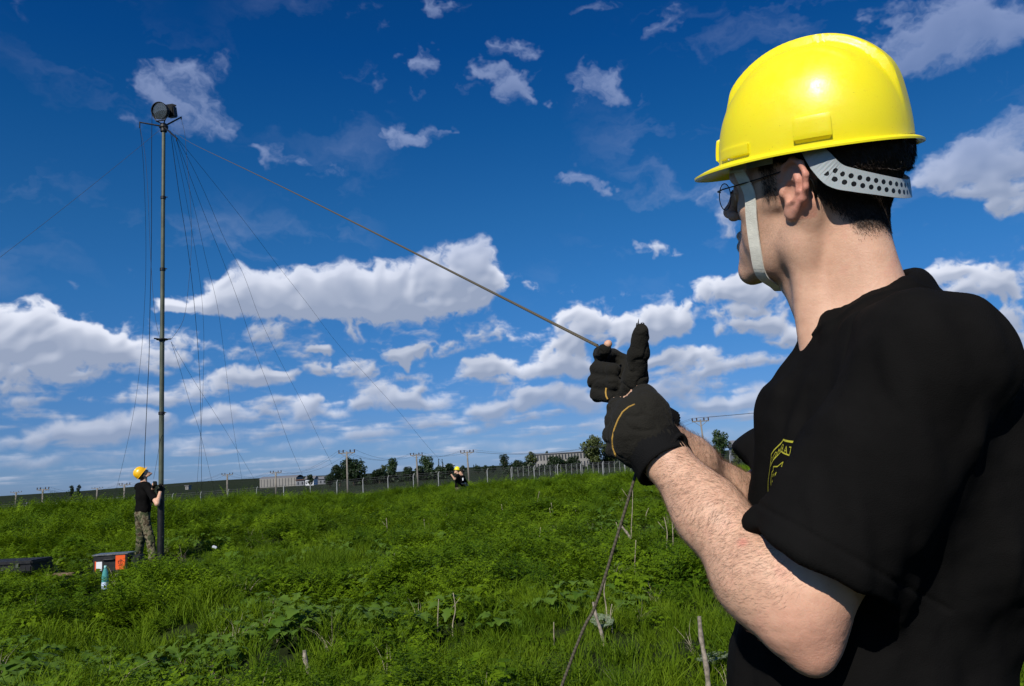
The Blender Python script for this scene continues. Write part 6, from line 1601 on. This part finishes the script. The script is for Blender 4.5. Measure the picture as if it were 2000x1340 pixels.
def block(name, label, x0, x1, ytop, d, depth, wall, roof, rows, cols, kind='flat', cat='building', ww=.55, wh=.55):
    a, b_ = at(x0, 920, d), at(x1, 920, d); mid = (a + b_) / 2; g0 = min(ground_z(a[0], a[1]), ground_z(b_[0], b_[1])) - .3; top = at((x0 + x1) / 2, ytop, d)[2]
    Wd = math.dist(a[:2], b_[:2]); yaw = math.atan2(b_[1] - a[1], b_[0] - a[0]); Hh = top - g0
    root = empty(name, (mid[0], mid[1], g0), yaw); tag(root, label, cat)
    mb = MB(); mb.box((0, depth / 2, Hh / 2), (Wd, depth, Hh)); mb.build('wall', wall, root)
    mb = MB()
    if kind == 'flat': mb.box((0, depth / 2, Hh + .15), (Wd + .8, depth + .8, .3))
    elif kind == 'arch':
        n_ = 12; vs = []; 
        for i in range(n_ + 1):
            t = i / n_; vs += [(-Wd / 2 - .3, depth * t, Hh + .22 * Hh * math.sin(PI * t)), (Wd / 2 + .3, depth * t, Hh + .22 * Hh * math.sin(PI * t))]
        mb.add(vs + [(v[0], v[1], v[2] - .2) for v in vs], [(2 * i, 2 * i + 1, 2 * i + 3, 2 * i + 2) for i in range(n_)] + [tuple(2 * n_ + 2 + k for k in (2 * i, 2 * i + 2, 2 * i + 3, 2 * i + 1)) for i in range(n_)])
    else:
        e = .4; mb.add([(-Wd / 2 - e, -e, Hh), (Wd / 2 + e, -e, Hh), (Wd / 2 + e, depth + e, Hh), (-Wd / 2 - e, depth + e, Hh), (-Wd / 2 - e, depth / 2, Hh * 1.45), (Wd / 2 + e, depth / 2, Hh * 1.45)], [(0, 1, 5, 4), (2, 3, 4, 5), (1, 2, 5), (3, 0, 4), (0, 3, 2, 1)])
    mb.build('roof', roof, root)
    for i in range(cols):
        for j in range(rows):
            cx = -Wd / 2 + Wd * (i + .5) / cols; cz = Hh * (j + .55) / rows; mb = MB(); mb.box((cx, -.03, cz), (Wd / cols * ww, .12, Hh / rows * wh)); mb.build('window', M_win, root)
    return root
block('industrial_building', 'long pale flat roofed building with rows of dark windows', 1049, 1152, 885, 300, 14, M_wallp, M_roof, 2, 17, 'flat', ww=.42, wh=.62)
block('storage_building', 'long whitish arched storage building at the horizon', 507, 578, 934, 300, 10, M_wallp, M_roof, 1, 12, 'arch', ww=.10, wh=.8)
block('house', 'small white gabled house beside the broad tree clump', 596, 612, 936, 280, 6, M_white, M_roof, 1, 3, 'gable', 'house', .3, .4)
block('house', 'grey low house with white walls right of the storage building', 616, 636, 936, 290, 6, M_wallg, M_roof, 1, 3, 'gable', 'house', .3, .4)
block('shed', 'low grey shed left of the white gabled house', 578, 594, 938, 285, 5, M_wallg, M_roofr, 1, 2, 'flat', 'shed', .3, .4)
block('shed', 'tiny pale shed alone on the left horizon ridge', 362, 368, 949, 420, 4, M_wallp, M_roof, 1, 1, 'flat', 'shed', .2, .3)
block('house', 'small grey house between the lone tree and the man', 1440, 1462, 872, 210, 6, M_wallg, M_roof, 1, 2, 'gable', 'house', .3, .4)
